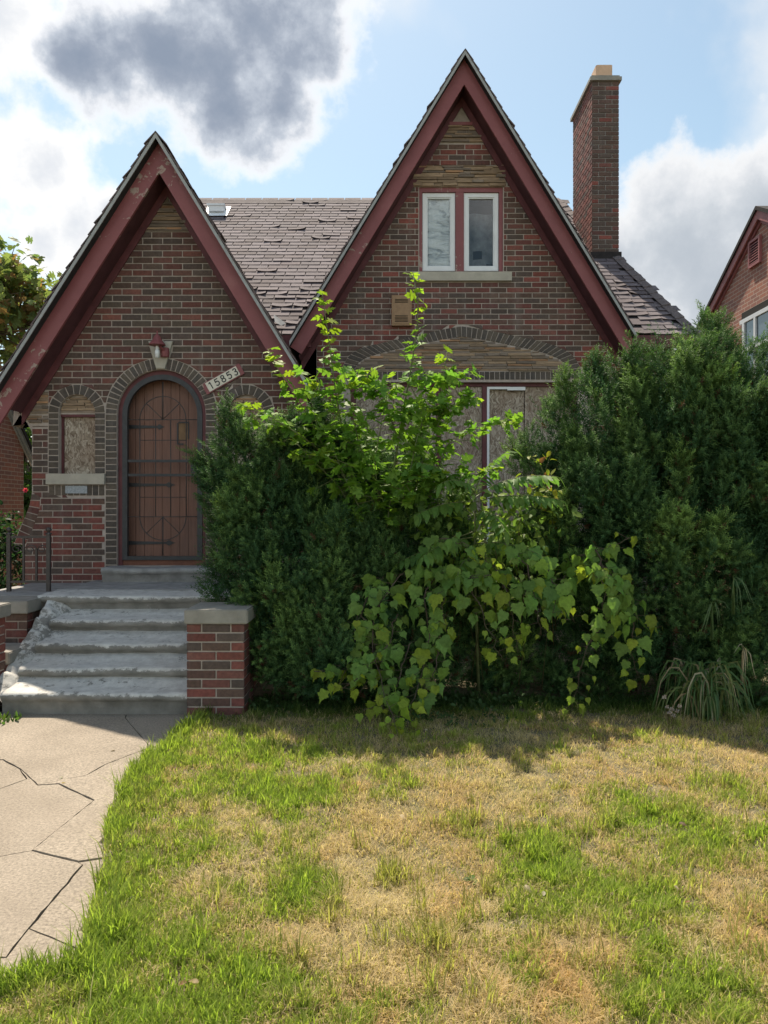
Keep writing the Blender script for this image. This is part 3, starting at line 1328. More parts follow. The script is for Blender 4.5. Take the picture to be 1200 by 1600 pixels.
for zx in (245, 607):
    bar([(XG(zx), ZD(380)), (XG(zx), ZD(1140))])
for zx in (368, 485):
    bar([(XG(zx), ZD(385)), (XG(zx), ZD(1135))], .005)
bar([(DX, ZD(85)), (DX, ZD(380))])
bar([(DX, ZD(1140)), (DX, ZD(1440))])
for zy in (380, 1137):
    bar([(DX - IN, ZD(zy)), (DX + IN, ZD(zy))])
for zy in (540, 985):
    bar([(XG(245), ZD(zy)), (XG(607), ZD(zy))], .0045)
r180 = 180 * S5
bar([(DX + r180 * math.cos(math.pi * i / 20), ZD(378) + r180 * math.sin(math.pi * i / 20)) for i in range(21)], name='scroll_bar')
bar([(DX + r180 * math.cos(math.pi * i / 20), ZD(1140) - r180 * math.sin(math.pi * i / 20)) for i in range(21)], name='scroll_bar')
for sgn in (-1, 1):
    bar([(DX, ZD(378)), (DX + sgn * r180 * .72, ZD(378) + r180 * .70)], .0045)
    bar([(DX, ZD(1140)), (DX + sgn * r180 * .72, ZD(1140) - r180 * .70)], .0045)
for zy in (702, 812):
    t = MB()
    t.box(DX - IN - .01, DX + IN + .01, gY - .012, gY + .006, ZD(zy) - .014, ZD(zy) + .014)
    t.build('flat_bar', M['iron'], gate)
t = MB()
t.box(DX + IN - .075, DX + IN + .005, gY - .02, gY + .008, ZD(797), ZD(718))
t.build('lock_box', M['iron'], gate)

# --- main gable wall
ML, MR = -.86, 3.02
WTOP, WBOT = WZ(597, YM), .75
WXL, WXR = WX(548, YM), WX(903, YM)
UX0, UX1, UZ0, UZ1 = WX(655, YM), WX(786, YM), WZ(426, YM), WZ(292, YM)
topm = MG['az'] - .30
wall2 = empty('wall', (1.0, YM, 0), house)
mb = MB()
out2 = [(ML, .2), (MR, .2), (MR, topm - (MR - MG['ax']) * MG['rs']), (MG['ax'], topm), (ML, topm - (MG['ax'] - ML) * MG['ls'])]
mb.prism(out2, [[(WXL, WBOT), (WXR, WBOT), (WXR, WTOP), (WXL, WTOP)], [(UX0, UZ0), (UX1, UZ0), (UX1, UZ1), (UX0, UZ1)]], YM, YM + .22)
mb.build('mortar_face', M['mortar'], wall2)
# pointed flat arch above the front window: outer and inner curve
AO = [(533, 592), (536, 572), (545, 556), (560, 545), (590, 537), (640, 526), (690, 515), (722, 510), (760, 516), (810, 526), (855, 536), (882, 546), (898, 559), (907, 575), (909, 592)]
AI = [(549, 592), (551, 580), (559, 568), (571, 559), (598, 551), (645, 540), (693, 530), (722, 526), (757, 531), (806, 541), (849, 551), (872, 560), (886, 570), (892, 580), (893, 592)]
AOw = [(WX(a, YM), WZ(b, YM)) for a, b in AO]
AIw = [(WX(a, YM), WZ(b, YM)) for a, b in AI]


def poly_interval(poly, z):
    xs = []
    n = len(poly)
    for i in range(n - 1):
        (x0, z0), (x1, z1) = poly[i], poly[i + 1]
        if (z0 - z) * (z1 - z) < 0:
            xs.append(x0 + (x1 - x0) * (z - z0) / (z1 - z0))
    return (min(xs), max(xs)) if len(xs) >= 2 else None


def h_arch(z):
    if z < AOw[0][1] and z > WBOT:
        return (WXL - .12, WXR + .12)
    return poly_interval(AOw, z)


ZUP = WZ(441, YM) + math.ceil((WZ(264, YM) - WZ(441, YM)) / CH) * CH      # course line above the lintel stone


def h_up(z):
    if WZ(441, YM) < z < ZUP:
        if z < UZ0:
            return (WX(645, YM), WX(799, YM))
        if z > UZ1:
            return (WX(645, YM), WX(790, YM))
        return (UX0 - .006, UX1 + .006)
    return None


zt2 = WZ(224, YM)
mspan0 = gable_span(MG, .40, ML, MR)
fm = lay_courses(WZ(441, YM) - 60 * CH, zt2, lambda z: mspan0(z) if .3 < z < zt2 + .01 else None, [h_arch, h_up], 9, shift=WX(740, YM), pred=.46)
sp2 = []


def plen(c):
    d = [0]
    for a, b in zip(c[:-1], c[1:]):
        d.append(d[-1] + math.hypot(b[0] - a[0], b[1] - a[1]))
    return d


dO, dI = plen(AOw), plen(AIw)


def at_len(c, d, t):
    s = t * d[-1]
    for i in range(len(d) - 1):
        if s <= d[i + 1] + 1e-9:
            f = (s - d[i]) / (d[i + 1] - d[i])
            return (c[i][0] + (c[i + 1][0] - c[i][0]) * f, c[i][1] + (c[i + 1][1] - c[i][1]) * f)
    return c[-1]


nA = 52
for i in range(nA):
    a, b = (i + .08) / nA, (i + .92) / nA
    sp2.append(([at_len(AIw, dI, a), at_len(AIw, dI, b), at_len(AOw, dO, b), at_len(AOw, dO, a)], char_col()))
sp2 += soldiers(AIw[0][0] + .005, AIw[-1][0] - .005, WZ(593, YM), WZ(581, YM), CH * .97, 77)
lay_pieces(fm + sp2, YM, wall2, 'brick', 0, .008)
inner = AIw[:]
ledge_stones(lambda z: poly_interval([(AIw[0][0], WZ(592.5, YM))] + AIw[1:-1] + [(AIw[-1][0], WZ(592.5, YM))], z), WZ(580, YM), WZ(527, YM), YM, wall2, 51, .018, (.022, .04), .45)
ledge_stones(lambda z: (WX(645, YM), WX(790, YM)), UZ1 + .002, ZUP - .004, YM, wall2, 52, .022, (.022, .042), .7)
ledge_stones(gable_span(MG, .41, -9, 9), WZ(223, YM), WZ(197, YM), YM, wall2, 53, .02, (.022, .04), .5)
lb = MB()
lb.box(WX(702, YM), WX(738, YM), YM - .03, YM - .001, WZ(197, YM) + .002, WZ(192, YM))
lb.build('vent_ledge', M['paint'], wall2)

# right part of the front behind the yew, side and back walls
sd = MB()
sd.box(3.022, 3.70, YM + .003, YM + .2, .2, 3.8)
sd.build('return_wall', M['far_y'], house)
sd = MB()
sd.box(3.50, 3.70, YM + .203, 17.2, .2, 3.8)
sd.build('return_wall', M['own_x'], house)

sd = MB()
sd.box(LEFT + .21, 3.49, 17.0, 17.2, .2, 3.75)
sd.build('return_wall', M['far_y'], house)
sd = MB()
sd.box(WXL - .05, WXR + .05, YM + .225, YM + .24, WBOT - .05, WTOP + .05)
sd.build('light_leak_blocker', M['roofdeck'], house)  # added panel, unseen behind the boards, stops light leaking through their gaps

# --- upper window
uw = empty('upper_window', (MG['ax'], YM, UZ0), house)
f = MB()
yy = YM + .02
f.box(UX0, UX1, yy, yy + .14, WZ(299, YM), UZ1)
f.box(UX0, WX(660, YM), yy, yy + .14, UZ0, WZ(299, YM) - .0005)
f.box(WX(780, YM), UX1, yy, yy + .14, UZ0, WZ(299, YM) - .0005)
f.box(WX(712, YM), WX(725, YM), yy + .004, yy + .14, UZ0, WZ(299, YM) - .0005)
f.build('window_frame', M['paint'], uw)
s = MB()
s.box(WX(645, YM), WX(799, YM), YM - .05, YM + .15, WZ(440, YM), UZ0 - .001)
s.build('sill', M['limestone'], uw)


def m_film():
    m, nt, b, o = nodes_of('wrinkled_plastic_film')
    n = wpos_noise(nt, 7, 5, .6, stretch=(.35, 1, 1.6), dist=1.4)
    lnk(nt, ramp(nt, n, [(.38, (.40, .44, .49)), (.47, (.74, .79, .83)), (.7, (.82, .86, .90))]), b.inputs['Base Color'])
    b.inputs['Roughness'].default_value = .28
    b.inputs['Specular IOR Level'].default_value = .6
    bump(nt, b, n, 1.0, .06)
    return m


def m_glass():
    m, nt, b, o = nodes_of('window_glass')
    g = nt.nodes.new('ShaderNodeBsdfGlossy')
    g.inputs['Roughness'].default_value = .02
    t = nt.nodes.new('ShaderNodeBsdfTransparent')
    t.inputs['Color'].default_value = (.97, .98, .98, 1)
    lw = nt.nodes.new('ShaderNodeFresnel')
    lw.inputs['IOR'].default_value = 1.5
    mx = nt.nodes.new('ShaderNodeMixShader')
    lnk(nt, lw.outputs[0], mx.inputs[0])
    lnk(nt, t.outputs[0], mx.inputs[1])
    lnk(nt, g.outputs[0], mx.inputs[2])
    lnk(nt, mx.outputs[0], o.inputs['Surface'])
    return m


M['film'] = m_film()
M['glass'] = m_glass()
for i, (a, b) in enumerate(((660.5, 711.5), (725.5, 779.5))):
    x0, x1 = WX(a, YM), WX(b, YM)
    z0, z1 = WZ(421.5, YM), WZ(299.5, YM)
    sash = empty('sash', ((x0 + x1) / 2, YM, z0), uw)
    wd = .052
    fm_ = MB()
    y0, y1 = YM + .045, YM + .10
    fm_.prism([(x0, z0), (x1, z0), (x1, z1), (x0, z1)], [[(x0 + wd, z0 + wd), (x1 - wd, z0 + wd), (x1 - wd, z1 - wd), (x0 + wd, z1 - wd)]], y0, y1)
    fm_.prism([(x0 + wd - .001, z0 + wd - .001), (x1 - wd + .001, z0 + wd - .001), (x1 - wd + .001, z1 - wd + .001), (x0 + wd - .001, z1 - wd + .001)], [[(x0 + wd + .014, z0 + wd + .014), (x1 - wd - .014, z0 + wd + .014), (x1 - wd - .014, z1 - wd - .014), (x0 + wd + .014, z1 - wd - .014)]], y0 + .012, y1 - .01)
    fm_.build('sash_frame', M['white'], sash)
    g = MB()
    g.box(x0 + wd, x1 - wd, y1 - .022, y1 - .018, z0 + wd, z1 - wd)
    g.build('pane', M['glass'], sash)
    if i == 0:
        n = 30
        v = []
        fc = []
        for r_ in range(n + 1):
            for c_ in range(n + 1):
                u, t = c_ / n, r_ / n
                v.append((x0 + wd - .01 + (x1 - x0 - 2 * wd + .02) * u, y1 - .002 + .010 * math.sin(9 * t + 5 * u + 3 * math.sin(4 * u)) + .006 * math.sin(31 * t - 7 * u), z0 + wd - .01 + (z1 - z0 - 2 * wd + .02) * t))
        for r_ in range(n):
            for c_ in range(n):
                q = r_ * (n + 1) + c_
                fc.append((q, q + 1, q + n + 2, q + n + 1))
        MB().add(v, fc).build('plastic_film', M['film'], sash, smooth=True)
    else:
        n = 14
        v = []
        fc = []
        for r_ in range(n + 1):
            for c_ in range(n + 1):
                u, t = c_ / n, r_ / n
                v.append((x0 + .02 + (x1 - x0 - .04) * u, y1 + .10 + .02 * math.sin(8 * u + 2 * t), z0 + .03 + (z1 - z0) * .76 * t))
        for r_ in range(n):
            for c_ in range(n):
                if (r_ < 5 and 3 < c_ < 8 and r_ > 2) or (r_ < 2 and c_ > 9):
                    continue
                q = r_ * (n + 1) + c_
                fc.append((q, q + 1, q + n + 2, q + n + 1))
        MB().add(v, fc).build('torn_curtain', m_simple('grey_torn_insulation', (.13, .14, .15), .45, 9, .8, .6, 25), sash, smooth=True)
bx = MB()
bx.box(UX0 + .01, UX1 - .01, YM + .60, YM + .62, UZ0, UZ1)
bx.box(UX0 + .01, UX1 - .01, YM + .23, YM + .599, UZ0 - .02, UZ0 - .001)
bx.box(UX0 + .01, UX1 - .01, YM + .23, YM + .599, UZ1 + .001, UZ1 + .02)
bx.box(UX0 - .01, UX0 + .009, YM + .23, YM + .599, UZ0, UZ1)
bx.box(UX1 - .009, UX1 + .01, YM + .23, YM + .599, UZ0, UZ1)
bx.build('dark_room', m_flat('unlit_room', (.05, .042, .038), .9), uw)

# --- boarded front window
fw = empty('front_window', (1.0, YM, WBOT), house)
f = MB()
f.box(WXL, WXR, YM + .07, YM + .16, WTOP - .045, WTOP - .001)
f.box(WXL, WXL + .06, YM + .07, YM + .16, WBOT, WTOP - .0455)
f.box(WXR - .06, WXR, YM + .07, YM + .16, WBOT, WTOP - .0455)
for px in (686.5, 758):
    f.box(WX(px, YM) - .028, WX(px, YM) + .028, YM + .055, YM + .16, WBOT, WTOP - .0455)
f.build('window_frame', M['trim_dark'], fw)
edges = [WXL + .06, WX(615, YM), WX(686.5, YM) - .028, WX(686.5, YM) + .028, WX(758, YM) - .028, WX(758, YM) + .028, WX(822, YM), WXR - .06]
for a, b, yb in ((edges[0], edges[1], .09), (edges[1], edges[2], .10), (edges[3], edges[4], .095), (edges[5], edges[6], .12), (edges[6], edges[7], .10)):
    p = MB()
    p.box(a + .003, b - .003, YM + yb, YM + yb + .016, WBOT + .01, WTOP - .047)
    p.build('plywood_board', M['osb'], fw)
p = MB()
x0, x1 = WX(762, YM), WX(822, YM)
zt_ = WTOP - .05
p.box(x0, x0 + .03, YM + .06, YM + .10, WBOT, zt_ - .0305)
p.box(x0, x0 + .30, YM + .06, YM + .10, zt_ - .030, zt_)
p.box(x0 + .26, x1, YM + .055, YM + .098, zt_ - .045, zt_ - .002)
p.build('broken_white_sash', M['white'], fw)
s = MB()
s.box(WXL - .1, WXR + .1, YM - .05, YM + .12, WBOT - .12, WBOT - .002)
s.build('sill', M['limestone'], fw)

# --- roofs: deck, shingles, barge boards, soffits


def roof_piece(g, side, extra_end=0.0, square=False):
    """deck slab, drip edge, barge board, soffit and frieze of one slope of a gable"""
    sg = -1 if side == 'l' else 1
    sl = g['ls'] if side == 'l' else g['rs']
    ex = g['lx'] if side == 'l' else g['rx']
    ax, az = g['ax'], g['az']

    def zl(x, drop):
        return az - drop - abs(x - ax) * sl
    order = lambda p: p if sg < 0 else p[::-1]
    d = MB()
    d.prism(order([(ax, az - SLAB + .012), (ax, az), (ex, zl(ex, 0)), (ex, zl(ex, SLAB - .012))]), [], g['yr'] + .012, g['back'])
    deck = d.build('roof', M['roofdeck'], house)
    e = MB()
    e.prism(order([(ax, az - SLAB), (ax, az + .004), (ex, zl(ex, -.004)), (ex, zl(ex, SLAB))]), [], g['yr'], g['yr'] + .011)
    e.build('drip_edge', M['drip'], deck)
    b = MB()
    t, bt = SLAB - .010, SLAB + FASC
    if square:
        L = math.hypot(1, sl)
        h = FASC / L * 1.0       # perpendicular height
        # end cut square to the slope
        x_low = ex + sg * -1 * (h * sl / L) * 1.0
        end = [(ex, zl(ex, t)), (x_low, zl(x_low, bt))]
    else:
        end = [(ex + sg * -.012, zl(ex + sg * -.012, t)), (ex + sg * -.012, zl(ex + sg * -.012, bt))]
    poly = [(ax, zl(ax, bt)), (ax, zl(ax, t))] + end
    b.prism(order(poly), [], g['yf'], g['yf'] + .035)
    b.build('barge_board', M['paint'], deck)
    # soffit closing the gap to the wall, and the frieze board on the wall
    s = MB()
    xe = ex - sg * .10
    s.prism(order([(ax, zl(ax, bt - .02)), (ax, zl(ax, bt - .05)), (xe, zl(xe, bt - .05)), (xe, zl(xe, bt - .02))]), [], g['yf'] + .036, g['yw'] + .05)
    s.build('soffit', M['soffit'], deck)
    fz = MB()
    fz.prism(order([(ax, zl(ax, bt + .115)), (ax, zl(ax, bt - .018)), (xe, zl(xe, bt - .018)), (xe, zl(xe, bt + .115))]), [], g['yw'] - .028, g['yw'] - .0005 - .012)
    fz.build('frieze_board', M['trim_dark'], deck)
    # shingle courses: butts show as a ragged edge against the sky
    sh = MB()
    n = int(math.hypot(abs(ex - ax), abs(ex - ax) * sl) / .135)
    rr = random.Random(int(abs(ex) * 100))
    L = math.hypot(1, sl)
    ux, uz = sg / L, -sl / L              # down the slope
    nx_, nz_ = sl / L * sg, 1 / L         # outward
    for i in range(n):
        s0 = i * .135
        y = g['yr'] - .012
        while y < g['back'] - .05:
            w = rr.uniform(.24, .36)
            y2 = min(y + w, g['back'])
            th = rr.uniform(.008, .014)
            lift = rr.uniform(.0, .02) if rr.random() < .25 else .002
            a0, a1 = s0 + rr.uniform(-.008, .004), s0 + .16
            a1 = min(a1, math.hypot(abs(ex - ax), abs(ex - ax) * sl) + .015)
            P = []
            for (s_, o_) in ((a0, .001), (a1, .012 + lift), (a1, .012 + lift + th), (a0, .001 + th)):
                P.append((ax + ux * s_ + nx_ * o_, az + uz * s_ + nz_ * o_))
            k = rr.uniform(.75, 1.25)
            c = tuple(v * k for v in (.115, .088, .088))
            vs = [(p[0], y + .003, p[1]) for p in P] + [(p[0], y2 - .003, p[1]) for p in P]
            fs = [(0, 1, 2, 3), (7, 6, 5, 4), (0, 4, 5, 1), (1, 5, 6, 2), (2, 6, 7, 3), (3, 7, 4, 0)]
            sh.add(vs, fs, c)
            y = y2
    sh.build('shingle_courses', M['shingle_a'], deck, kind='stuff')
    return deck


for g in (LG, MG):
    for side in 'lr':
        dk = roof_piece(g, side, square=(g is MG and side == 'l'))
    # ridge cap
    r_ = MB()
    rr = random.Random(3)
    y = g['yr'] - .01
    while y < g['back'] - .3:
        y2 = y + .2
        h = rr.uniform(.0, .014)
        r_.add([(g['ax'] - .09, y, g['az'] - .09 * g['ls'] + .022), (g['ax'], y, g['az'] + .014 + h * .5), (g['ax'] + .09, y, g['az'] - .09 * g['rs'] + .022),
                (g['ax'] - .09, y2, g['az'] - .09 * g['ls'] + .025), (g['ax'], y2, g['az'] + .010), (g['ax'] + .09, y2, g['az'] - .09 * g['rs'] + .025)],
               [(0, 1, 4, 3), (1, 2, 5, 4)])
        y = y2 - .03
    r_.build('ridge_cap', M['ridge'], dk, kind='stuff')

# --- main roof behind both gables (ridge along x, steep hip at the right end)
EY, EZ, RY, RZ = 9.6, 3.716, 13.5, 6.956
SLP = (RZ - EZ) / (RY - EY)
XLe, XLr, XRe, XRr = -4.05, -3.62, 3.91, 3.09
rf = MB()
back = 2 * RY - EY
GXL, GXR, CUT = ML - .05, MR + .02, YM + .35          # behind the main gable the roof starts further back
ZC = EZ + SLP * (CUT - EY)
pts = [(XLe, EY, EZ), (GXL, EY, EZ), (GXL, CUT, ZC), (GXR, CUT, ZC), (GXR, EY, EZ), (XRe, EY, EZ), (XRr, RY, RZ), (GXR, RY, RZ), (GXL, RY, RZ), (XLr, RY, RZ), (XLe, back, EZ), (XRe, back, EZ)]
rf.add(pts, [(0, 1, 2, 8, 9), (2, 3, 7, 8), (4, 5, 6, 7, 3), (9, 8, 7, 6, 11, 10), (5, 11, 6), (0, 9, 10)])
main_roof = rf.build('roof', M['roofdeck'], house)
gt = MB()
gt.box(XLe, GXL, EY - .03, EY + .01, EZ - .16, EZ - .012)
gt.box(GXR, XRe, EY - .03, EY + .01, EZ - .16, EZ - .012)
gt.build('eave_board', M['trim_dark'], main_roof)
LS = math.hypot(RY - EY, RZ - EZ)
uy, uz = (RY - EY) / LS, (RZ - EZ) / LS       # up the slope
ny_, nz_ = -uz, uy                            # outward


def shingle_geom(w, lift_l, lift_m, lift_r, ln=.19, th=.009):
    """one curled tab, butt towards -slope; local: u across, v up the slope, n outward"""
    P = []
    us = (-w / 2 + .0065, -w / 4, 0, w / 4, w / 2 - .0065)
    ls = (lift_l, lift_l * .35 + lift_m * .6, lift_m, lift_r * .35 + lift_m * .6, lift_r)
    top, bot = [], []
    for u, l in zip(us, ls):
        for v, k in ((0, 1.0), (ln * .4, .35), (ln, 0)):
            n = .012 + l * k - (.010 * v / ln)
            top.append((u, v, n + th))
    fs = []
    for i in range(4):
        for j in range(2):
            a = i * 3 + j
            fs.append((a, a + 3, a + 4, a + 1))
    n0 = len(top)
    for i in range(5):
        u, v, n = top[i * 3]
        bot.append((u, v + .001, n - th))
    vs = top + bot
    for i in range(4):
        fs.append((n0 + i, n0 + i + 1, (i + 1) * 3, i * 3))
    fs.append((0, 1, 2, n0))
    fs.append((n0 + 4, 14, 13, 12))
    return vs, fs


EXPO = .130
nrow = int(LS / EXPO) + 1
SVAR = []
rs_ = random.Random(21)
for i in range(26):
    q = i / 25
    amp = .006 if i < 12 else .036
    SVAR.append(shingle_geom(.292, rs_.uniform(0, amp), rs_.uniform(0, amp * .35), rs_.uniform(0, amp)))
SMESH = []
for vs, fs in SVAR:
    me = MB().add(vs, fs).mesh('shingle')
    me.materials.append(M['shingle_o'])
    SMESH.append(me)
rot_roof = Matrix(((1, 0, 0), (0, uy, ny_), (0, uz, nz_))).to_euler()
rest = MB()
cand = []
for k in range(nrow):
    s0 = k * EXPO - .02
    f0 = s0 / LS
    xl = XLe + (XLr - XLe) * f0
    xr = XRe + (XRr - XRe) * f0
    x = xl + (.146 if k % 2 else 0) + rs_.uniform(-.01, .01)
    while x < xr - .05:
        y, z = EY + uy * s0, EZ + uz * s0
        px = 600 + x / y * 1200
        py = 800 - (z - CAM_H) / y * 1200
        show = (307 < px < 600 and py < 540 and px > 243 + (py - 207) / 1.65 - 14 and px < 727 - (py - 78) / 1.75 + 14) or (px > 880 and py < 530 and px > 727 + (py - 78) / 1.668 - 14)
        curl = (f0 < .30 and rs_.random() < .7) or rs_.random() < .09
        i = rs_.randrange(12, 26) if curl else rs_.randrange(0, 12)
        kk = rs_.uniform(.8, 1.22)
        c = tuple(v * kk for v in ((.125, .106, .116) if rs_.random() < .75 else (.100, .080, .086)))
        if not (GXL - .1 < x < GXR + .1 and y < CUT + .05):
            cand.append((not show, y, x, z, i, c))
        x += .292
cand.sort(key=lambda t: (t[0], t[1]))
for j, (hid_, y, x, z, i, c) in enumerate(cand):
    if j < 300 and not hid_:
        link('shingle', SMESH[i], main_roof, None, c, (x, y, z), rot_roof)
    else:
        vs, fs = SVAR[i]
        rest.add([(x + u, y + uy * v + ny_ * n, z + uz * v + nz_ * n) for u, v, n in vs], fs, c)
rest.build('shingle_courses', M['shingle_a'], main_roof, kind='stuff')
# ridge and hip caps
rc = MB()
x = XLr
while x < XRr:
    h = rs_.uniform(0, .012)
    rc.add([(x, RY - .13, RZ - .11 + .03), (x, RY, RZ + .035 + h), (x, RY + .13, RZ - .08), (x + .26, RY - .13, RZ - .11 + .025), (x + .26, RY, RZ + .03), (x + .26, RY + .13, RZ - .08)], [(0, 3, 4, 1), (1, 4, 5, 2), (0, 1, 2)])
    x += .2
A, B = Vector((XRr, RY, RZ)), Vector((XRe, EY, EZ))
n = 26
for i in range(n):
    p, q = A.lerp(B, i / n), A.lerp(B, (i + 1.15) / n)
    off = Vector((-.11, 0, .0)), Vector((.05, .02, -.10))
    up = Vector((0, -.02, .035 + rs_.uniform(0, .01)))
    rc.add([p + off[0] + up * .7, p + up * 1.1, p + off[1], q + off[0] + up * .9, q + up * 1.4, q + off[1]], [(0, 3, 4, 1), (1, 4, 5, 2), (3, 5, 4)])
rc.build('ridge_cap', M['ridge'], main_roof, kind='stuff')
# metal roof vent near the ridge, slipped flashing in the valley
vy = 13.05
vz = EZ + SLP * (vy - EY)
vxp = WX(340, vy)
rv = MB()
rv.box(vxp - .13, vxp + .13, vy - .14, vy + .12, vz - .02, vz + .07)
rv.box(vxp - .15, vxp + .15, vy - .16, vy + .13, vz + .071, vz + .10)
rv.add([(vxp - .2, vy - .22, vz - .13), (vxp + .2, vy - .22, vz - .13), (vxp + .2, vy + .15, vz + .17), (vxp - .2, vy + .15, vz + .17)], [(0, 1, 2, 3)])
rv.build('roof_vent', M['white'], main_roof)
fl = MB()
a_, b_, c_, d_ = W(428, 498, 9.76), W(447, 512, 9.66), W(440, 516, 9.64), W(430, 510, 9.68)
fl.add([a_ + Vector((0, -.03, .05)), b_ + Vector((0, -.03, .05)), c_ + Vector((0, -.03, .05)), d_ + Vector((0, -.03, .05))], [(0, 3, 2, 1)])
fl.build('loose_flashing', M['drip'], main_roof)

# --- chimney
CX0, CX1, CY0, CY1 = 3.115, 3.517, 11.5, 12.67
CT = WZ(127, CY0)
chim = empty('chimney', (3.3, 12.1, 5.2), house)
c = MB()
c.box(CX0 + .008, CX1 - .008, CY0 + .008, CY1 - .008, 5.0, CT)
c.build('mortar_core', M['mortar_dark'], chim)
cb = MB()
rc_ = random.Random(12)
n = int((CT - 5.2) / CH)
for k in range(n):
    zb, zt = CT - (k + 1) * CH + JO / 2, CT - k * CH - JO / 2
    xs = [CX0, CX0 + .201, CX1] if k % 2 else [CX0, CX0 + .1005, CX0 + .3015, CX1]
    for a, b in zip(xs[:-1], xs[1:]):
        vs, fs = piece_geom([(a + (JO / 2 if a > CX0 else 0), zb), (b - (JO / 2 if b < CX1 else 0), zb), (b - (JO / 2 if b < CX1 else 0), zt), (a + (JO / 2 if a > CX0 else 0), zt)], CY0 + .008, .010 + rc_.uniform(-.002, .002))
        cb.add(vs, fs, tuple(v * 1.0 for v in brick_col(.12, rc_)))
    m_ = 6
    step = (CY1 - CY0) / m_
    for j in range(m_ + 1):
        a = CY0 + (j - (.5 if k % 2 else 0)) * step
        b = a + step
        a, b = max(a, CY0 + (0 if j == 0 else 0)), min(b, CY1)
        if b - a < .03:
            continue
        col = brick_col(.75, rc_)
        for xx, sg in ((CX0 + .008, -1), (CX1 - .008, 1)):
            vs, fs = piece_geom([(a + JO / 2, zb), (b - JO / 2, zb), (b - JO / 2, zt), (a + JO / 2, zt)], 0, .008 + rc_.uniform(-.002, .002))
            vs = [(xx - sg * y_, x_, z_) for (x_, y_, z_) in vs]
            cb.add(vs, fs if sg > 0 else [f[::-1] for f in fs], col)
cb.build('brickwork', M['brick_a'], chim, kind='stuff')
c = MB()
c.box(CX0 - .035, CX1 + .035, CY0 - .035, CY1 + .035, CT + .001, CT + .055)
c.box(CX0 - .01, CX1 + .01, CY0 - .01, CY1 + .01, CT + .056, CT + .085)
c.build('chimney_cap', M['cap'], chim)
for yy in (CY0 + .05, CY0 + .70):
    fl = MB()
    xc = (CX0 + CX1) / 2
    w = .125
    rr_ = .03
    o = []
    for (sx_, sy_, a0) in ((1, 1, 0), (-1, 1, 90), (-1, -1, 180), (1, -1, 270)):
        for i in range(4):
            a = R(a0 + i * 30)
            o.append((xc + sx_ * (w - rr_) + rr_ * math.cos(a), yy + .15 + sy_ * (.15 - rr_) + rr_ * math.sin(a)))
    n = len(o)
    zt = CT + .086 + (.19 if yy < CY0 + .3 else .10)
    vs = [(p[0], p[1], CT + .05) for p in o] + [(p[0], p[1], zt) for p in o] + [(xc + (p[0] - xc) * .8, yy + .15 + (p[1] - yy - .15) * .85, zt) for p in o] + [(xc + (p[0] - xc) * .8, yy + .15 + (p[1] - yy - .15) * .85, CT + .06) for p in o]
    fs = []
    for L in range(3):
        for i in range(n):
            j = (i + 1) % n
            fs.append((L * n + i, L * n + j, (L + 1) * n + j, (L + 1) * n + i))
    fl.add(vs, fs)
    fl.build('flue_tile', M['flue'], chim)
fb = MB()
fb.box(CX0 - .03, CX1 + .03, CY0 - .04, CY0 - .002, EZ + SLP * (CY0 - EY) - .1, EZ + SLP * (CY0 - EY) + .09)
fb.build('flashing', M['roofdeck'], chim)

# --- fixtures on the walls
vb = empty('wall_vent', (WX(627, YM), YM, WZ(512, YM)))
tag(vb, 'rusty tan louvred metal vent box on the brick wall under the upper window', 'vent')
x0, x1, z0, z1 = WX(612, YM), WX(643, YM), WZ(511, YM), WZ(464, YM)
b = MB()
b.box(x0, x1, YM - .085, YM - .002, z0, z1)
b.box(x0 + .02, x1 - .02, YM - .092, YM - .0855, z0 + .02, z1 - .02)
b.build('vent_box', M['vent'], vb)
for zc in [z0 + .045 + i * .018 for i in range(5)] + [z1 - .06 - i * .018 for i in range(3)]:
    s = MB()
    s.box(x0 + .04, x1 - .05, YM - .0965, YM - .0925, zc, zc + .007)
    s.build('slot_shade', M['vent_in'], vb)  # near-black strip stands in for the shade inside a vent slot

lamp = empty('porch_lamp', (DX, YL, WZ(563, YL)))
tag(lamp, 'broken red porch lantern with bare white socket on the keystone above the door', 'lamp')
lx, ly = DX - .005, YL - .13
b = MB()
b.lathe((lx, ly, WZ(545, YL)), [(.001, .165), (.010, .150), (.007, .135), (.016, .120), (.030, .105), (.052, .060), (.085, .020), (.088, .010), (.070, .006), (.001, .004)], 12)
b.build('lamp_hood', M['paint'], lamp, smooth=False)
b = MB()
b.lathe((lx, ly, WZ(563, YL)), [(.001, 0), (.022, .004), (.024, .04), (.026, .045), (.026, .075), (.018, .08), (.018, .11), (.012, .13)], 12)
b.build('lamp_socket', M['white'], lamp, smooth=True)
b = MB()
b.tube([(lx + .05, YL - .030, WZ(552, YL)), (lx + .06, YL - .08, WZ(550, YL)), (lx + .03, ly, WZ(546, YL))], .014, 8)
b.lathe((lx + .055, YL - .045, WZ(560, YL)), [(.001, 0), (.045, .005), (.05, .05), (.045, .10), (.001, .105)], 10)
b.build('lamp_bracket', M['paint'], lamp)

sign = empty('house_number_sign', (WX(350, YL), YL, WZ(590, YL)))
tag(sign, 'tilted white plate reading 15853 on a maroon board beside the arched door', 'sign')
ang = math.atan2(26, 46)
sc_ = YL / 1200
cxs, czs = WX(350, YL), WZ(592.5, YL)


def rot2(u, v):
    return (cxs + u * math.cos(ang) - v * math.sin(ang), czs + u * math.sin(ang) + v * math.cos(ang))


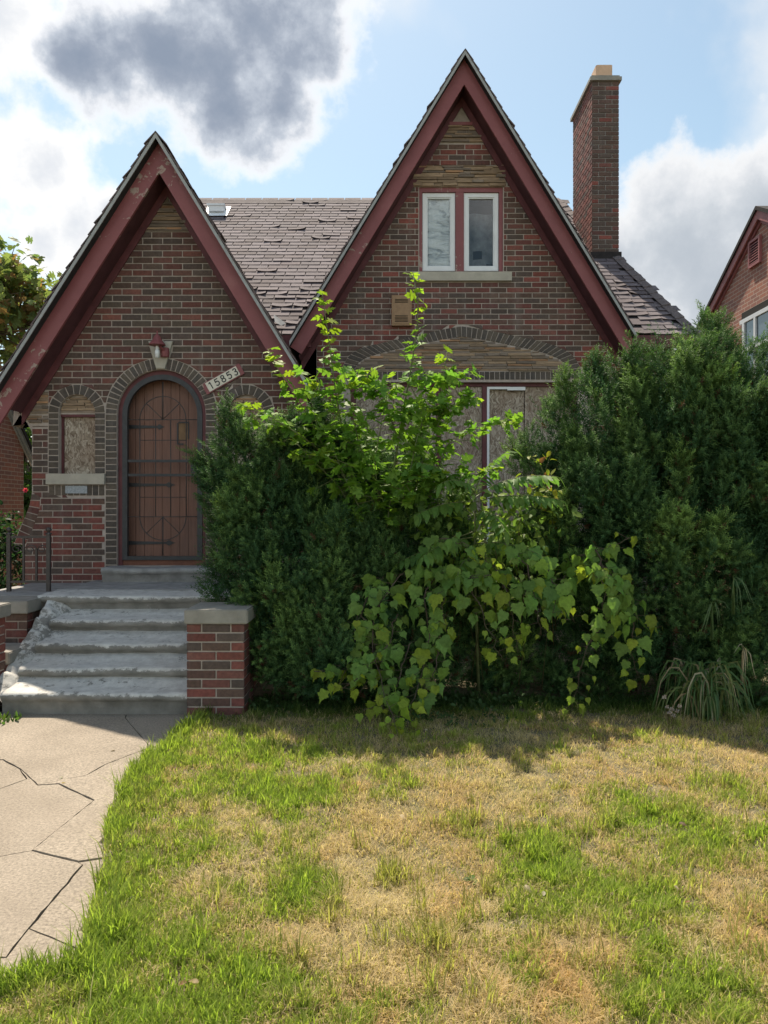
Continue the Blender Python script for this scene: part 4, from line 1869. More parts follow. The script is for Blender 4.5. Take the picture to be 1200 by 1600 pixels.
b = MB()
b.prism([rot2(-.235, -.062), rot2(.225, -.062), rot2(.225, .062), rot2(-.235, .062)], [], YL - .028, YL - .0085)
b.build('sign_board', M['paint'], sign)
b = MB()
b.prism([rot2(-.195, -.052), rot2(.180, -.052), rot2(.180, .052), rot2(-.195, .052)], [], YL - .036, YL - .0285)
b.build('number_plate', m_simple('cream_enamel', (.66, .62, .52), .12, 14, .4, .1), sign)
blk = m_flat('black_enamel', (.012, .012, .012), .4)
STROKES = {
    '1': [[(-.012, .026), (.004, .036), (.004, -.036)]],
    '5': [[(.018, .034), (-.014, .034), (-.017, .004), (0, .010), (.016, .002), (.019, -.014), (.010, -.032), (-.006, -.036), (-.019, -.026)]],
    '8': [[(.016 * math.cos(t), .019 + .017 * math.sin(t)) for t in [i * math.pi / 6 for i in range(13)]], [(.020 * math.cos(t), -.017 + .019 * math.sin(t)) for t in [i * math.pi / 6 for i in range(13)]]],
    '3': [[(-.017, .028), (-.006, .036), (.010, .034), (.016, .022), (.010, .008), (-.004, .004), (.012, .0), (.019, -.014), (.010, -.032), (-.006, -.036), (-.019, -.026)]],
}
for i, ch in enumerate('15853'):
    u0 = -.15 + i * .074
    b = MB()
    for st in STROKES[ch]:
        for (a, c) in zip(st[:-1], st[1:]):
            d = Vector((c[0] - a[0], c[1] - a[1]))
            nn = Vector((-d.y, d.x)).normalized() * .0056
            e = d.normalized() * .003
            pp = [(a[0] - nn.x - e.x, a[1] - nn.y - e.y), (c[0] - nn.x + e.x, c[1] - nn.y + e.y), (c[0] + nn.x + e.x, c[1] + nn.y + e.y), (a[0] + nn.x - e.x, a[1] + nn.y - e.y)]
            b.prism([rot2(u0 + p[0], p[1]) for p in pp], [], YL - .0385 - rng.uniform(0, .0008), YL - .0362)
    b.build('digit', blk, sign)

# ------------------------------------------------------------------ front steps, cheek walls, piers, railing
steps = empty('front_steps', (-2.1, 6.6, 0))
tag(steps, 'worn concrete front steps with flaking white paint leading to the arched door', 'steps')
NOSE = [(5.66, .163), (5.94, .295), (6.22, .435), (6.50, .590), (6.77, .765)]


def step_mesh(y0, z1, z0, y1, seed, x0=-2.96, x1=-1.36, rise=1.0):
    """one worn step: riser, rounded nosing, tread; profile swept along x with wear"""
    nx = 64
    prof = [(y0 + .035, z0), (y0 + .034, z1 - .075), (y0 + .010, z1 - .062), (y0 - .004, z1 - .045), (y0 - .006, z1 - .026), (y0 + .004, z1 - .010), (y0 + .022, z1 - .002), (y0 + .06, z1), (y0 + .13, z1 + .006 * rise), (y0 + .20, z1 + .014 * rise), (y0 + .255, z1 + .034 * rise), (y1, z1 + .065 * rise)]
    npf = len(prof)
    vs = []
    for i in range(nx + 1):
        x = x0 + (x1 - x0) * i / nx
        for j, (y, z) in enumerate(prof):
            w = float(vnoise(x * 1.0, j * .6 + seed * 7.3, .11, seed)) - .5
            w2 = float(vnoise(x * 1.0, seed * 3.1, .5, seed + 9)) - .5
            k = .012 if 1 < j < 7 else .010
            vs.append((x, y + w * k + w2 * .02 * (1 < j < 7), z + (w * .010 + w2 * .014) * (j > 1)))
    fs = [(i * npf + j, (i + 1) * npf + j, (i + 1) * npf + j + 1, i * npf + j + 1) for i in range(nx) for j in range(npf - 1)]
    fs.append(tuple(range(npf - 1, -1, -1)))
    fs.append(tuple(nx * npf + j for j in range(npf)))
    return MB().add(vs, fs)


pz = -.03
for i, (y, z) in enumerate(NOSE[:-1]):
    o = step_mesh(y, z, pz, NOSE[i + 1][0] + .06, i + 1, -2.83, -1.36).build('step', M['steps'], steps, smooth=True)
    pz = z - .03
o = step_mesh(NOSE[4][0], NOSE[4][1], pz, 7.2, 6, -3.06, -1.2, .1).build('step', M['steps'], steps, smooth=True)
# landing slab, a little above the top tread, and door sill
b = MB()
b.box(-3.06, -.95, 7.19, YL - .001, .4, .775)
b.build('landing', M['concrete'], steps)
b = MB()
b.box(-3.75, -3.065, 6.95, YL - .001, .3, .745)
b.build('landing', M['concrete'], steps)
sl_ = step_mesh(7.90, DB - .002, .70, YL - .001, 12, WX(163, 8.0), WX(341, 8.0), 0.0)
sl_.build('door_sill', M['concrete'], steps, smooth=True)
# crumbled mortar filling the joint between the steps and the left cheek wall
cr = MB()
nu, nv = 10, 70
gx = np.linspace(-2.965, -2.77, nu + 1)
gy = np.linspace(5.72, 6.80, nv + 1)
vs, fs = [], []
for j, y in enumerate(gy):
    zs = float(np.interp(y, [p[0] + .03 for p in NOSE], [p[1] for p in NOSE])) if y > 5.69 else .1
    for i, x in enumerate(gx):
        u = i / nu
        bump_ = .055 * float(vnoise(x * 1.0, y, .06, 91)) + .07 * float(vnoise(x, y, .17, 92)) + .02 * float(vnoise(x, y, .025, 93))
        vs.append((x + .012 * (float(vnoise(y, x, .05, 94)) - .5), y, zs - .115 - .07 * u ** 2 + bump_ * (1 - .35 * u)))
for j in range(nv):
    for i in range(nu):
        q = j * (nu + 1) + i
        fs.append((q, q + 1, q + nu + 2, q + nu + 1))
cr.add(vs, fs)
cr.build('crumbled_mortar', M['steps'], steps, smooth=True)


def brick_block(parent, x0, x1, y0, y1, z0, z1, seed, singles=True, pred=.6, faces='flr'):
    """mortar core with bricks on the front, left and right faces"""
    c = MB()
    c.box(x0 + .008, x1 - .008, y0 + .008, y1 - .008, z0, z1)
    c.build('mortar_core', M['mortar'], parent)
    r = random.Random(seed)
    rest = MB()
    n = int(round((z1 - z0) / CH))
    ch = (z1 - z0) / n
    for k in range(n):
        zb, zt = z0 + k * ch + JO / 2, z0 + (k + 1) * ch - JO / 2
        for side in faces:
            a0, a1 = (x0, x1) if side == 'f' else (y0, y1)
            off = 0 if (k % 2) == (0 if side == 'f' else 1) else .1065
            xs = [a0]
            x = a0 + (BL if off == 0 else off)
            while x < a1 - .03:
                xs.append(x)
                x += BL
            xs.append(a1)
            for a, b in zip(xs[:-1], xs[1:]):
                aa = a + (JO / 2 if a > a0 + .001 else 0)
                bb = b - (JO / 2 if b < a1 - .001 else 0)
                col = brick_col(pred, r)
                if side == 'f' and singles:
                    w, h = bb - aa, zt - zb
                    vs, fs = piece_geom([(-w / 2, -h / 2), (w / 2, -h / 2), (w / 2, h / 2), (-w / 2, h / 2)], 0, .010)
                    me = MB().add(vs, fs).mesh('brick')
                    me.materials.append(M['brick_o'])
                    link('brick', me, parent, None, col, ((aa + bb) / 2, y0 + .008 + r.uniform(-.002, .002), (zb + zt) / 2))
                elif side == 'f':
                    rest.add(*piece_geom([(aa, zb), (bb, zb), (bb, zt), (aa, zt)], y0 + .008, .010), col=col)
                else:
                    sg = -1 if side == 'l' else 1
                    xx = x0 + .008 if side == 'l' else x1 - .008
                    vs, fs = piece_geom([(aa, zb), (bb, zb), (bb, zt), (aa, zt)], 0, .0075)
                    w, h = bb - aa, zt - zb
                    vs = [(xx - sg * y_, x_, z_) for (x_, y_, z_) in vs]
                    rest.add(vs, fs if sg > 0 else [f[::-1] for f in fs], col)
    if rest.v:
        rest.build('brickwork', M['brick_a'], parent, kind='stuff')


def coping(parent, x0, x1, y0, y1, z0, z1, name='coping'):
    c = MB()
    c.box(x0, x1, y0, y1, z0, z1)
    me = c.mesh(name)
    bm = bmesh.new()
    bm.from_mesh(me)
    bmesh.ops.bevel(bm, geom=bm.edges[:], offset=.008, segments=2, affect='EDGES')
    bm.to_mesh(me)
    bm.free()
    return link(name, me, parent, M['cap'])


PX0, PX1, PY0 = WX(293, 5.62), WX(382.5, 5.62), 5.60
pier = empty('brick_pier', ((PX0 + PX1) / 2, PY0 + .2, 0))
tag(pier, 'low red brick pier with grey stone cap between the steps and the yew', 'pier')
brick_block(pier, PX0, PX1, PY0, PY0 + .42, .01, .686, 3)
coping(pier, WX(288, 5.58), WX(387.5, 5.58), PY0 - .03, PY0 + .46, .6865, .79, 'cap')
f = MB()
f.box(PX0 - .01, PX1 + .01, PY0 - .012, PY0 + .43, -.05, .009)
f.build('footing', M['concrete'], pier)
cheek = empty('cheek_wall', (-1.2, 6.6, 0))
tag(cheek, 'brick cheek wall with stone coping running back from the pier under the yew', 'wall')
brick_block(cheek, -1.36, -1.06, PY0 + .47, 7.18, .0, .62, 8, False, faces='lr')
coping(cheek, -1.39, -1.02, PY0 + .465, 7.2, .6205, .70)

pier2 = empty('brick_pier', (-2.95, PY0 + .2, 0))
tag(pier2, 'brick pier with grey stone cap beside the iron railing and path', 'pier')
LPX = -2.955
brick_block(pier2, LPX - .42, LPX, PY0, PY0 + .40, .0, .686, 4)
coping(pier2, LPX - .45, LPX + .03, PY0 - .03, PY0 + .43, .6865, .79, 'cap')
cheek2 = empty('cheek_wall', (-3.2, 6.5, 0))
tag(cheek2, 'stepped brick cheek wall with grey copings beside the iron railing', 'wall')
brick_block(cheek2, -3.40, -2.965, PY0 + .44, 6.56, .0, .30, 5, False)
coping(cheek2, -3.42, -2.945, PY0 + .435, 6.50, .3005, .395)
brick_block(cheek2, -3.45, -3.05, 6.565, 7.2, .0, .635, 6, False)
coping(cheek2, -3.50, -3.025, 6.52, 7.25, .6355, .742)

rail = empty('iron_railing', (-3.35, 7.3, .745))
tag(rail, 'short dark iron railing with ball finials beside the landing', 'railing')
ry_ = 7.30
rx0, rx1 = WX(14, ry_), WX(76, ry_)
rzt = WZ(838, ry_)
for x in (rx0, rx1):
    b = MB()
    b.box(x - .017, x + .017, ry_ - .017, ry_ + .017, .74, rzt + .02)
    p_ = b.build('post', M['rail'], rail)
    b = MB()
    b.lathe((x, ry_, rzt + .020), [(.030, 0), (.030, .012), (.012, .016), (.014, .022), (.026, .034), (.028, .046), (.022, .060), (.001, .068)], 12)
    b.build('finial', M['rail'], p_, smooth=True)
for z in (rzt, WZ(908, ry_)):
    b = MB()
    b.box(rx0 + .018, rx1 - .018, ry_ - .012, ry_ + .012, z - .016, z + .004)
    b.build('rail_bar', M['rail'], rail)
for px, zt in ((37, rzt - .0165), (57, WZ(857, ry_))):
    x = WX(px, ry_)
    b = MB()
    b.box(x - .009, x + .009, ry_ - .009, ry_ + .009, WZ(908, ry_) + .0045, zt)
    b.build('baluster', M['rail'], rail)
for cx_ in (WX(26, ry_), WX(48, ry_), WX(66, ry_)):
    sc = []
    for i in range(26):
        t = i / 25 * 2.6 * math.pi
        r_ = .052 * (1 - i / 34)
        sc.append((cx_ + r_ * math.cos(t), ry_, WZ(858, ry_) + r_ * .8 * math.sin(t)))
    b = MB()
    b.tube(sc, .005, 5)
    b.build('scroll', M['rail'], rail, smooth=True)

# ------------------------------------------------------------------ neighbouring houses


def side_gable_house(name, label, X, sgn, yf, yb, eave_z, ridge_y, ridge_z, width, paint, roofcol, over=.25, low=-.12):
    """house whose gable end faces across the drive; its wall lies in the plane x = X; body extends away by width*sgn"""
    h = empty(name, (X + sgn * width / 2, (yf + yb) / 2, 0))
    tag(h, label, 'house')
    b = MB()
    prof = [(yf, -.05), (yb, -.05), (yb, eave_z), (ridge_y, ridge_z), (yf, eave_z)]
    tri = tessellate_polygon([[Vector((p[0], p[1], 0)) for p in prof]])
    n = len(prof)
    vs = [(X, p[0], p[1]) for p in prof] + [(X + sgn * width, p[0], p[1]) for p in prof]
    fs = [tuple(t) for t in tri] + [tuple(i + n for i in t[::-1]) for t in tri] + [(i, i + n, (i + 1) % n + n, (i + 1) % n) for i in range(n)]
    me = b.add(vs, fs).mesh('wall')
    bm = bmesh.new()
    bm.from_mesh(me)
    bmesh.ops.recalc_face_normals(bm, faces=bm.faces)
    bm.to_mesh(me)
    bm.free()
    wl_ = link('wall', me, h, M['far_x'])
    xo = X - sgn * over

    def slope(y0, z0, y1, z1, nm, mat, xa, xb, t0, t1):
        v = [(xa, y0, z0 + t0), (xa, y1, z1 + t0), (xb, y1, z1 + t0), (xb, y0, z0 + t0), (xa, y0, z0 + t1), (xa, y1, z1 + t1), (xb, y1, z1 + t1), (xb, y0, z0 + t1)]
        f_ = [(0, 1, 2, 3), (7, 6, 5, 4), (0, 4, 5, 1), (1, 5, 6, 2), (2, 6, 7, 3), (3, 7, 4, 0)]
        me_ = MB().add(v, f_).mesh(nm)
        bm_ = bmesh.new()
        bm_.from_mesh(me_)
        bmesh.ops.recalc_face_normals(bm_, faces=bm_.faces)
        bm_.to_mesh(me_)
        bm_.free()
        return link(nm, me_, h, mat)
    for (y0, sg2) in ((yf, -1), (yb, 1)):
        k = (ridge_z - eave_z) / abs(ridge_y - y0)
        ye = y0 + sg2 * .25
        ze = eave_z - k * .25
        slope(ye, ze, ridge_y, ridge_z, 'roof', roofcol, xo - sgn * .03, X + sgn * (width + .2), .055, .12)
        slope(ye, ze, ridge_y, ridge_z, 'rake_board', paint, xo, xo + sgn * .03, low, .054)
        slope(ye, ze, ridge_y, ridge_z, 'soffit', paint, xo + sgn * .031, X - sgn * .003, -.0515, -.02)
        slope(ye, ze, ridge_y, ridge_z, 'frieze_board', paint, X - sgn * .028, X - sgn * .002, low - .06, -.052)
    return h, wl_


NX = 6.2
ridge = W(1183, 333, (NX - .08) * 1200 / 583)
nb, nbw = side_gable_house('neighbour_house', 'red brick neighbouring house with faded red rake boards and a gable vent', NX, 1, 8.3, 16.4, 4.15, ridge.y, ridge.z, 7, M['pinkpaint'], M['roofdeck'], .08, -.10)
# louvred vent, with slats
vy0, vy1 = NX * 1200 / (1191 - 600), NX * 1200 / (1173 - 600)
vz0, vz1 = WZ(415, (vy0 + vy1) / 2), WZ(373, (vy0 + vy1) / 2)
gv = empty('gable_vent', (NX, vy0, vz0), nb)
b = MB()
for a, c, e, f_ in ((vy0, vy1, vz1 - .04, vz1), (vy0, vy1, vz0, vz0 + .04), (vy0, vy0 + .04, vz0 + .0405, vz1 - .0405), (vy1 - .04, vy1, vz0 + .0405, vz1 - .0405)):
    b.box(NX - .05, NX - .002, a, c, e, f_)
b.build('vent_frame', M['pinkpaint'], gv)
b = MB()
b.box(NX - .006, NX - .003, vy0 + .04, vy1 - .04, vz0 + .04, vz1 - .04)
b.build('vent_back', M['vent_in'], gv)
for i in range(8):
    z = vz0 + .05 + i * (vz1 - vz0 - .1) / 8
    b = MB()
    b.add([(NX - .045, vy0 + .041, z), (NX - .045, vy1 - .041, z), (NX - .01, vy1 - .041, z + .03), (NX - .01, vy0 + .041, z + .03), (NX - .045, vy0 + .041, z + .012), (NX - .045, vy1 - .041, z + .012), (NX - .01, vy1 - .041, z + .042), (NX - .01, vy0 + .041, z + .042)],
          [(0, 3, 2, 1), (4, 5, 6, 7), (0, 1, 5, 4), (2, 3, 7, 6)])
    b.build('slat', M['pinkpaint'], gv)
# side window
wy1 = NX * 1200 / (1159 - 600)
wy0 = wy1 - 1.7
wz1 = WZ(490, wy1)
nw = empty('window', (NX, wy0, wz1 - 1.4), nb)
b = MB()
b.box(NX - .004, NX - .002, wy0, wy1, wz1 - 1.4, wz1)
b.build('opening', M['vent_in'], nw)
b = MB()
for a, c, e, f_ in ((wy0, wy1, wz1 - .20, wz1 - .13), (wy0, wy1, wz1 - 1.4, wz1 - 1.33), (wy1 - .16, wy1 - .09, wz1 - 1.329, wz1 - .2005), (wy0, wy0 + .07, wz1 - 1.329, wz1 - .2005), (wy1 - .56, wy1 - .50, wz1 - 1.329, wz1 - .2005), (wy0 + .0705, wy1 - .1605, wz1 - .70, wz1 - .64)):
    b.box(NX - .04, NX - .005, a, c, e, f_)
b.build('window_frame', M['white'], nw)
b = MB()
b.box(NX - .014, NX - .010, wy0 + .07, wy1 - .16, wz1 - 1.33, wz1 - .2)
b.build('pane', m_flat('blue_grey_pane', (.10, .13, .15), .06, 0, .8), nw)

LX = -6.1
side_gable_house('neighbour_house', 'brick neighbouring house with pale rake trim, across the drive behind the railing', LX, -1, 4.6, 13.0, 2.62, 8.8, 6.6, 7, M['drip'], M['roofdeck'], .06, -.03)
#@@PLANTS
# ------------------------------------------------------------------ leaf shapes (local: tip along +Y, face along +Z)


def fan_leaf(half, fold=.18, droop=.15, cup=0.0):
    """half: outline of the right half from stalk to tip as (x, y); returns verts, faces with a folded midrib"""
    rib_y = sorted(set(round(p[1], 4) for p in half))
    vs = [(0, p[1], -droop * p[1] ** 2) for p in half]
    n = len(half)
    right = [(p[0], p[1], abs(p[0]) * fold - droop * p[1] ** 2 - cup * p[0] ** 2) for p in half]
    left = [(-p[0], p[1], abs(p[0]) * fold - droop * p[1] ** 2 - cup * p[0] ** 2) for p in half]
    vs = vs + right + left
    fs = []
    for i in range(n - 1):
        if half[i][0] > 1e-4 or half[i + 1][0] > 1e-4:
            fs.append((i, n + i, n + i + 1, i + 1) if half[i][0] > 1e-4 and half[i + 1][0] > 1e-4 else ((i, n + i + 1, i + 1) if half[i][0] <= 1e-4 else (i, n + i, i + 1)))
            fs.append((i, i + 1, 2 * n + i + 1, 2 * n + i) if half[i][0] > 1e-4 and half[i + 1][0] > 1e-4 else ((i, i + 1, 2 * n + i + 1) if half[i][0] <= 1e-4 else (i, i + 1, 2 * n + i)))
    return vs, fs


GRAPE = [(0, .10), (.15, -.04), (.31, .0), (.42, .16), (.36, .24), (.46, .38), (.34, .42), (.33, .55), (.22, .56), (.17, .70), (.10, .74), (.05, .90), (0, 1.08)]
LOBED = [(0, 0), (.10, .10), (.34, .10), (.46, .24), (.30, .30), (.20, .36), (.44, .46), (.48, .62), (.30, .60), (.20, .64), (.24, .82), (.14, .84), (0, 1.0)]
LANCE = [(0, 0), (.13, .12), (.19, .30), (.17, .52), (.10, .78), (0, 1.0)]
OVAL = [(0, 0), (.22, .16), (.32, .40), (.28, .64), (.14, .86), (0, 1.0)]


def leaf_set(name, half, mat, n=5, seed=1):
    r = random.Random(seed)
    out = []
    for i in range(n):
        h = [(x * r.uniform(.86, 1.14), y) for x, y in half]
        vs, fs = fan_leaf(h, r.uniform(-.1, .5), r.uniform(-.1, .65), r.uniform(0, .9))
        me = MB().add(vs, fs).mesh(name)
        me.polygons.foreach_set('use_smooth', [True] * len(me.polygons))
        me.materials.append(M[mat])
        out.append((me, vs, fs))
    return out


GRAPES = leaf_set('leaf', GRAPE, 'leaf_o', 14, 1)
LOBES = leaf_set('leaf', LOBED, 'leaf_o', 12, 2)
LANCES = leaf_set('leaflet', LANCE, 'leaf_o', 5, 3)
OVALS = leaf_set('leaf', OVAL, 'leaf_o', 5, 4)


def frame(tip, nrm):
    t = Vector(tip).normalized()
    n = Vector(nrm)
    n = n - t * n.dot(t)
    if n.length < 1e-4:
        n = t.orthogonal()
    n.normalize()
    x = t.cross(n)
    return Matrix((x, t, n)).transposed()


def place_leaf(shapes, parent, pos, tip, nrm, size, col, name='leaf', joined=None, r=rng):
    me, vs, fs = shapes[r.randrange(len(shapes))]
    rot = frame(tip, nrm)
    if joined is not None:
        joined.add([Vector(pos) + rot @ (Vector(v) * size) for v in vs], fs, col)
        return None
    return link(name, me, parent, None, col, pos, rot.to_euler(), (size, size, size))


def rvec(r, s=1.0):
    return Vector((r.gauss(0, s), r.gauss(0, s), r.gauss(0, s)))


def polyline(pts, n):
    """resample a world polyline to n+1 points"""
    pts = [Vector(p) for p in pts]
    d = [0]
    for a, b in zip(pts[:-1], pts[1:]):
        d.append(d[-1] + (b - a).length)
    out = []
    for i in range(n + 1):
        s = d[-1] * i / n
        for j in range(len(pts) - 1):
            if s <= d[j + 1] + 1e-9:
                f = (s - d[j]) / max(d[j + 1] - d[j], 1e-9)
                out.append(pts[j].lerp(pts[j + 1], f))
                break
    return out, d[-1]


def jit(col, r, v=.25):
    k = r.uniform(1 - v, 1 + v)
    w = r.uniform(-.12, .12)
    return (col[0] * k * (1 + w), col[1] * k, col[2] * k * (1 - w))


# ------------------------------------------------------------------ yews


def yew(name, label, base, lobes, nclump, seed, tipgreen=.35):
    r = np.random.default_rng(seed)
    root = empty(name, base)
    tag(root, label, 'shrub')
    C = np.array([[*W(px, py, d)] for (px, py, d, rx, rz) in lobes])
    RAD = np.array([[rx / 1200 * d, .72 * rx / 1200 * d, rz / 1200 * d] for (px, py, d, rx, rz) in lobes])
    wgt = RAD[:, 0] * RAD[:, 2]
    wgt = wgt / wgt.sum()
    # upright plumes on the lobe surfaces carry the clumps, the hollows between them stay dark
    cl = []

    def on_surface(k0, k1, lim):
        while True:
            k = r.choice(len(C), p=wgt)
            v = r.normal(size=3)
            v /= np.linalg.norm(v)
            if v[1] > .25 and r.random() < .8:
                v[1] *= -1
            p = C[k] + RAD[k] * v * r.uniform(k0, k1)
            if p[2] < .03:
                continue
            q = (((p - C) / RAD) ** 2).sum(1)
            q[k] = 9
            if q.min() < lim:
                continue
            n = v / RAD[k]
            return p, n / np.linalg.norm(n)
    for i in range(nclump // 15):
        p, n = on_surface(.70, .90, .60)
        ax = n * r.uniform(.25, .7) + np.array([0, 0, r.uniform(.6, 1.0)]) + r.normal(size=3) * .15
        ax /= np.linalg.norm(ax)
        L = r.uniform(.22, .46)
        rad = r.uniform(.09, .15)
        fresh = max(0.0, r.normal(.25, .28)) * (1.6 if r.random() < .18 else 1)
        sd1 = np.cross(ax, [.3, 1, .2])
        sd1 /= np.linalg.norm(sd1)
        sd2 = np.cross(ax, sd1)
        for j in range(12):
            t = (j + r.random()) / 12
            an = r.uniform(0, 2 * np.pi)
            o = np.cos(an) * sd1 + np.sin(an) * sd2
            rr_ = rad * (1 - t) ** .7 * (.6 + .4 * min(1, t * 4))
            q = p + ax * (L * (t - .35)) + o * rr_
            if q[2] < .03:
                continue
            cl.append((q, o * .8 * (1 - t) + ax * .7 + n * .3, fresh * (.5 + .8 * t), .75))
    for i in range(nclump // 4):
        p, n = on_surface(.78, .97, .62)
        cl.append((p, n, max(0.0, r.normal(.10, .15)), 1.0))
    P0, D0, S0, G0 = [], [], [], []
    for p, n, fresh, kl in cl:
        ax = n * r.uniform(.35, .8) + np.array([0, 0, r.uniform(.45, 1.15)])
        ax += r.normal(size=3) * .18
        ax /= np.linalg.norm(ax)
        L = r.uniform(.16, .34) * kl
        ns = int(r.integers(15, 24))
        g = r.random()
        for i in range(ns):
            t = i / ns
            an = r.uniform(0, 2 * np.pi)
            o = np.cross(ax, [0.3, 1, .2])
            o /= np.linalg.norm(o)
            o2 = np.cross(ax, o)
            rad = np.cos(an) * o + np.sin(an) * o2
            dirv = ax * r.uniform(.55, 1.1) + rad * (1.0 - .75 * t)
            dirv /= np.linalg.norm(dirv)
            P0.append(p + ax * L * (t - .35) + rad * .02)
            D0.append(dirv)
            S0.append(r.uniform(.75, 1.2) * (1.05 - .35 * t))
            G0.append(fresh + .25 * t)
    # loose filling shoots inside so that no sky shows through the middle
    nf = nclump * 7
    for i in range(nf):
        k = r.choice(len(C), p=wgt)
        v = r.normal(size=3)
        v = v / np.linalg.norm(v) * r.random() ** .4 * .82
        p = C[k] + RAD[k] * v
        if p[2] < .05:
            continue
        P0.append(p)
        dv = v + np.array([0, -.1, .5]) + r.normal(size=3) * .5
        D0.append(dv / np.linalg.norm(dv))
        S0.append(r.uniform(1.3, 2.0))
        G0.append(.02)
    P0, D0, S0, G0 = map(np.array, (P0, D0, S0, G0))
    N = len(P0)
    NN = 18
    sh = .115 * S0
    # needles: kite quads arranged round the shoot
    t = (np.arange(NN) + .5) / NN
    ang = np.arange(NN) * 2.4
    ref = np.where(np.abs(D0[:, 2:3]) < .9, np.array([[0, 0, 1.0]]), np.array([[1.0, 0, 0]]))
    U = np.cross(D0, ref)
    U /= np.linalg.norm(U, axis=1, keepdims=True)
    V = np.cross(D0, U)
    base_ = P0[:, None, :] + D0[:, None, :] * (t[None, :, None] * sh[:, None, None])
    a = ang[None, :] + r.uniform(0, 6.28, (N, 1))
    rad = np.cos(a)[..., None] * U[:, None, :] + np.sin(a)[..., None] * V[:, None, :]
    nd = rad * .8 + D0[:, None, :] * .62 + r.normal(size=(N, NN, 3)) * .10
    nd /= np.linalg.norm(nd, axis=2, keepdims=True)
    ln = (.033 * (1 - .35 * t)[None, :] * r.uniform(.8, 1.2, (N, NN)))[..., None]
    side = np.cross(nd, D0[:, None, :] + .3 * rad)
    side /= np.linalg.norm(side, axis=2, keepdims=True) + 1e-9
    w = .0052
    v0 = base_
    v1 = base_ + nd * ln * .30 + side * w
    v2 = base_ + nd * ln * 1.1 - side * w * .15
    verts = np.stack([v0 - side * w * .6, v1, v2], 2).reshape(-1, 3)
    faces = np.arange(len(verts)).reshape(-1, 3)
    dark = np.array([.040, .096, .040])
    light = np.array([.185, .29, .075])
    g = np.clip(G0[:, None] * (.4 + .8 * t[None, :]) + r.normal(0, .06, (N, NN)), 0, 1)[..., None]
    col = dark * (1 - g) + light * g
    col = col * r.uniform(.75, 1.25, (N, 1, 1))
    brown = (r.random(N) < .02)[:, None, None]
    col = np.where(brown, np.array([.085, .045, .025]), col)
    me = np_mesh('foliage', verts, faces, col.reshape(-1, 3))
    link('crown', me, root, M['needle'])
    tr = MB()
    rr = random.Random(seed)
    bx_, by_ = base[0], base[1]
    for i in range(9):
        k = rr.choice([q for q in range(len(C)) if RAD[q][0] > .28])
        e = Vector(C[k]) + Vector((rr.uniform(-.1, .1), rr.uniform(0, .2), rr.uniform(-.1, .2)))
        s = Vector((bx_ + (e.x - bx_) * .35 + rr.uniform(-.1, .1), by_ + rr.uniform(-.1, .1), -.03))
        m1 = s.lerp(e, .35) + Vector((rr.uniform(-.08, .08), rr.uniform(-.08, .08), .08))
        m2 = s.lerp(e, .7) + Vector((rr.uniform(-.08, .08), rr.uniform(-.08, .08), .06))
        tr.tube([s, m1, m2, e], [.035, .027, .018, .008], 6)
    tr.build('trunk', M['bark'], root, smooth=True)
    return root


YEW_L = [(380, 762, 6.35, 52, 95), (362, 880, 6.30, 38, 95), (438, 765, 6.35, 52, 100), (412, 880, 6.15, 72, 130), (480, 780, 6.45, 60, 120), (470, 930, 6.10, 95, 140),
         (545, 800, 6.45, 60, 120), (560, 930, 6.2, 95, 150), (620, 800, 6.6, 62, 100), (650, 900, 6.4, 85, 150), (430, 1010, 6.0, 60, 75), (530, 1030, 5.95, 95, 75), (640, 1020, 6.05, 85, 80), (332, 745, 6.45, 12, 30), (345, 905, 6.3, 18, 40)]
YEW_R = [(866, 708, 6.5, 46, 85), (918, 662, 6.5, 48, 78), (960, 700, 6.3, 75, 140), (1000, 640, 6.4, 50, 82), (1045, 601, 6.35, 48, 85), (1095, 596, 6.35, 48, 85), (1150, 616, 6.4, 60, 95), (1060, 700, 6.1, 85, 150), (1150, 720, 6.05, 90, 150),
         (1215, 646, 6.4, 65, 100), (1250, 760, 6.2, 90, 180), (930, 830, 6.3, 90, 130), (1020, 850, 6.05, 100, 150), (1120, 870, 5.95, 105, 160), (1210, 900, 6.0, 90, 170), (960, 960, 6.15, 90, 120), (1060, 1000, 6.05, 100, 95), (1160, 1010, 6.0, 100, 95), (1300, 900, 6.2, 100, 200), (880, 900, 6.6, 80, 130), (900, 1010, 6.3, 80, 90), (730, 1020, 6.45, 70, 85), (810, 1020, 6.5, 80, 90), (770, 930, 6.75, 90, 90), (1000, 760, 6.75, 110, 170), (1100, 760, 6.7, 110, 190), (1190, 800, 6.7, 110, 200), (1110, 930, 6.6, 120, 150), (1250, 900, 6.6, 100, 200)]
yew('yew_shrub', 'dark green overgrown yew beside the brick pier, partly hiding the arched door', (-.6, 6.3, 0), YEW_L, 1250, 101)
yew('yew_shrub', 'big dense green yew rising beyond the boarded front window to the roof eave', (2.4, 6.3, 0), YEW_R, 2300, 102)

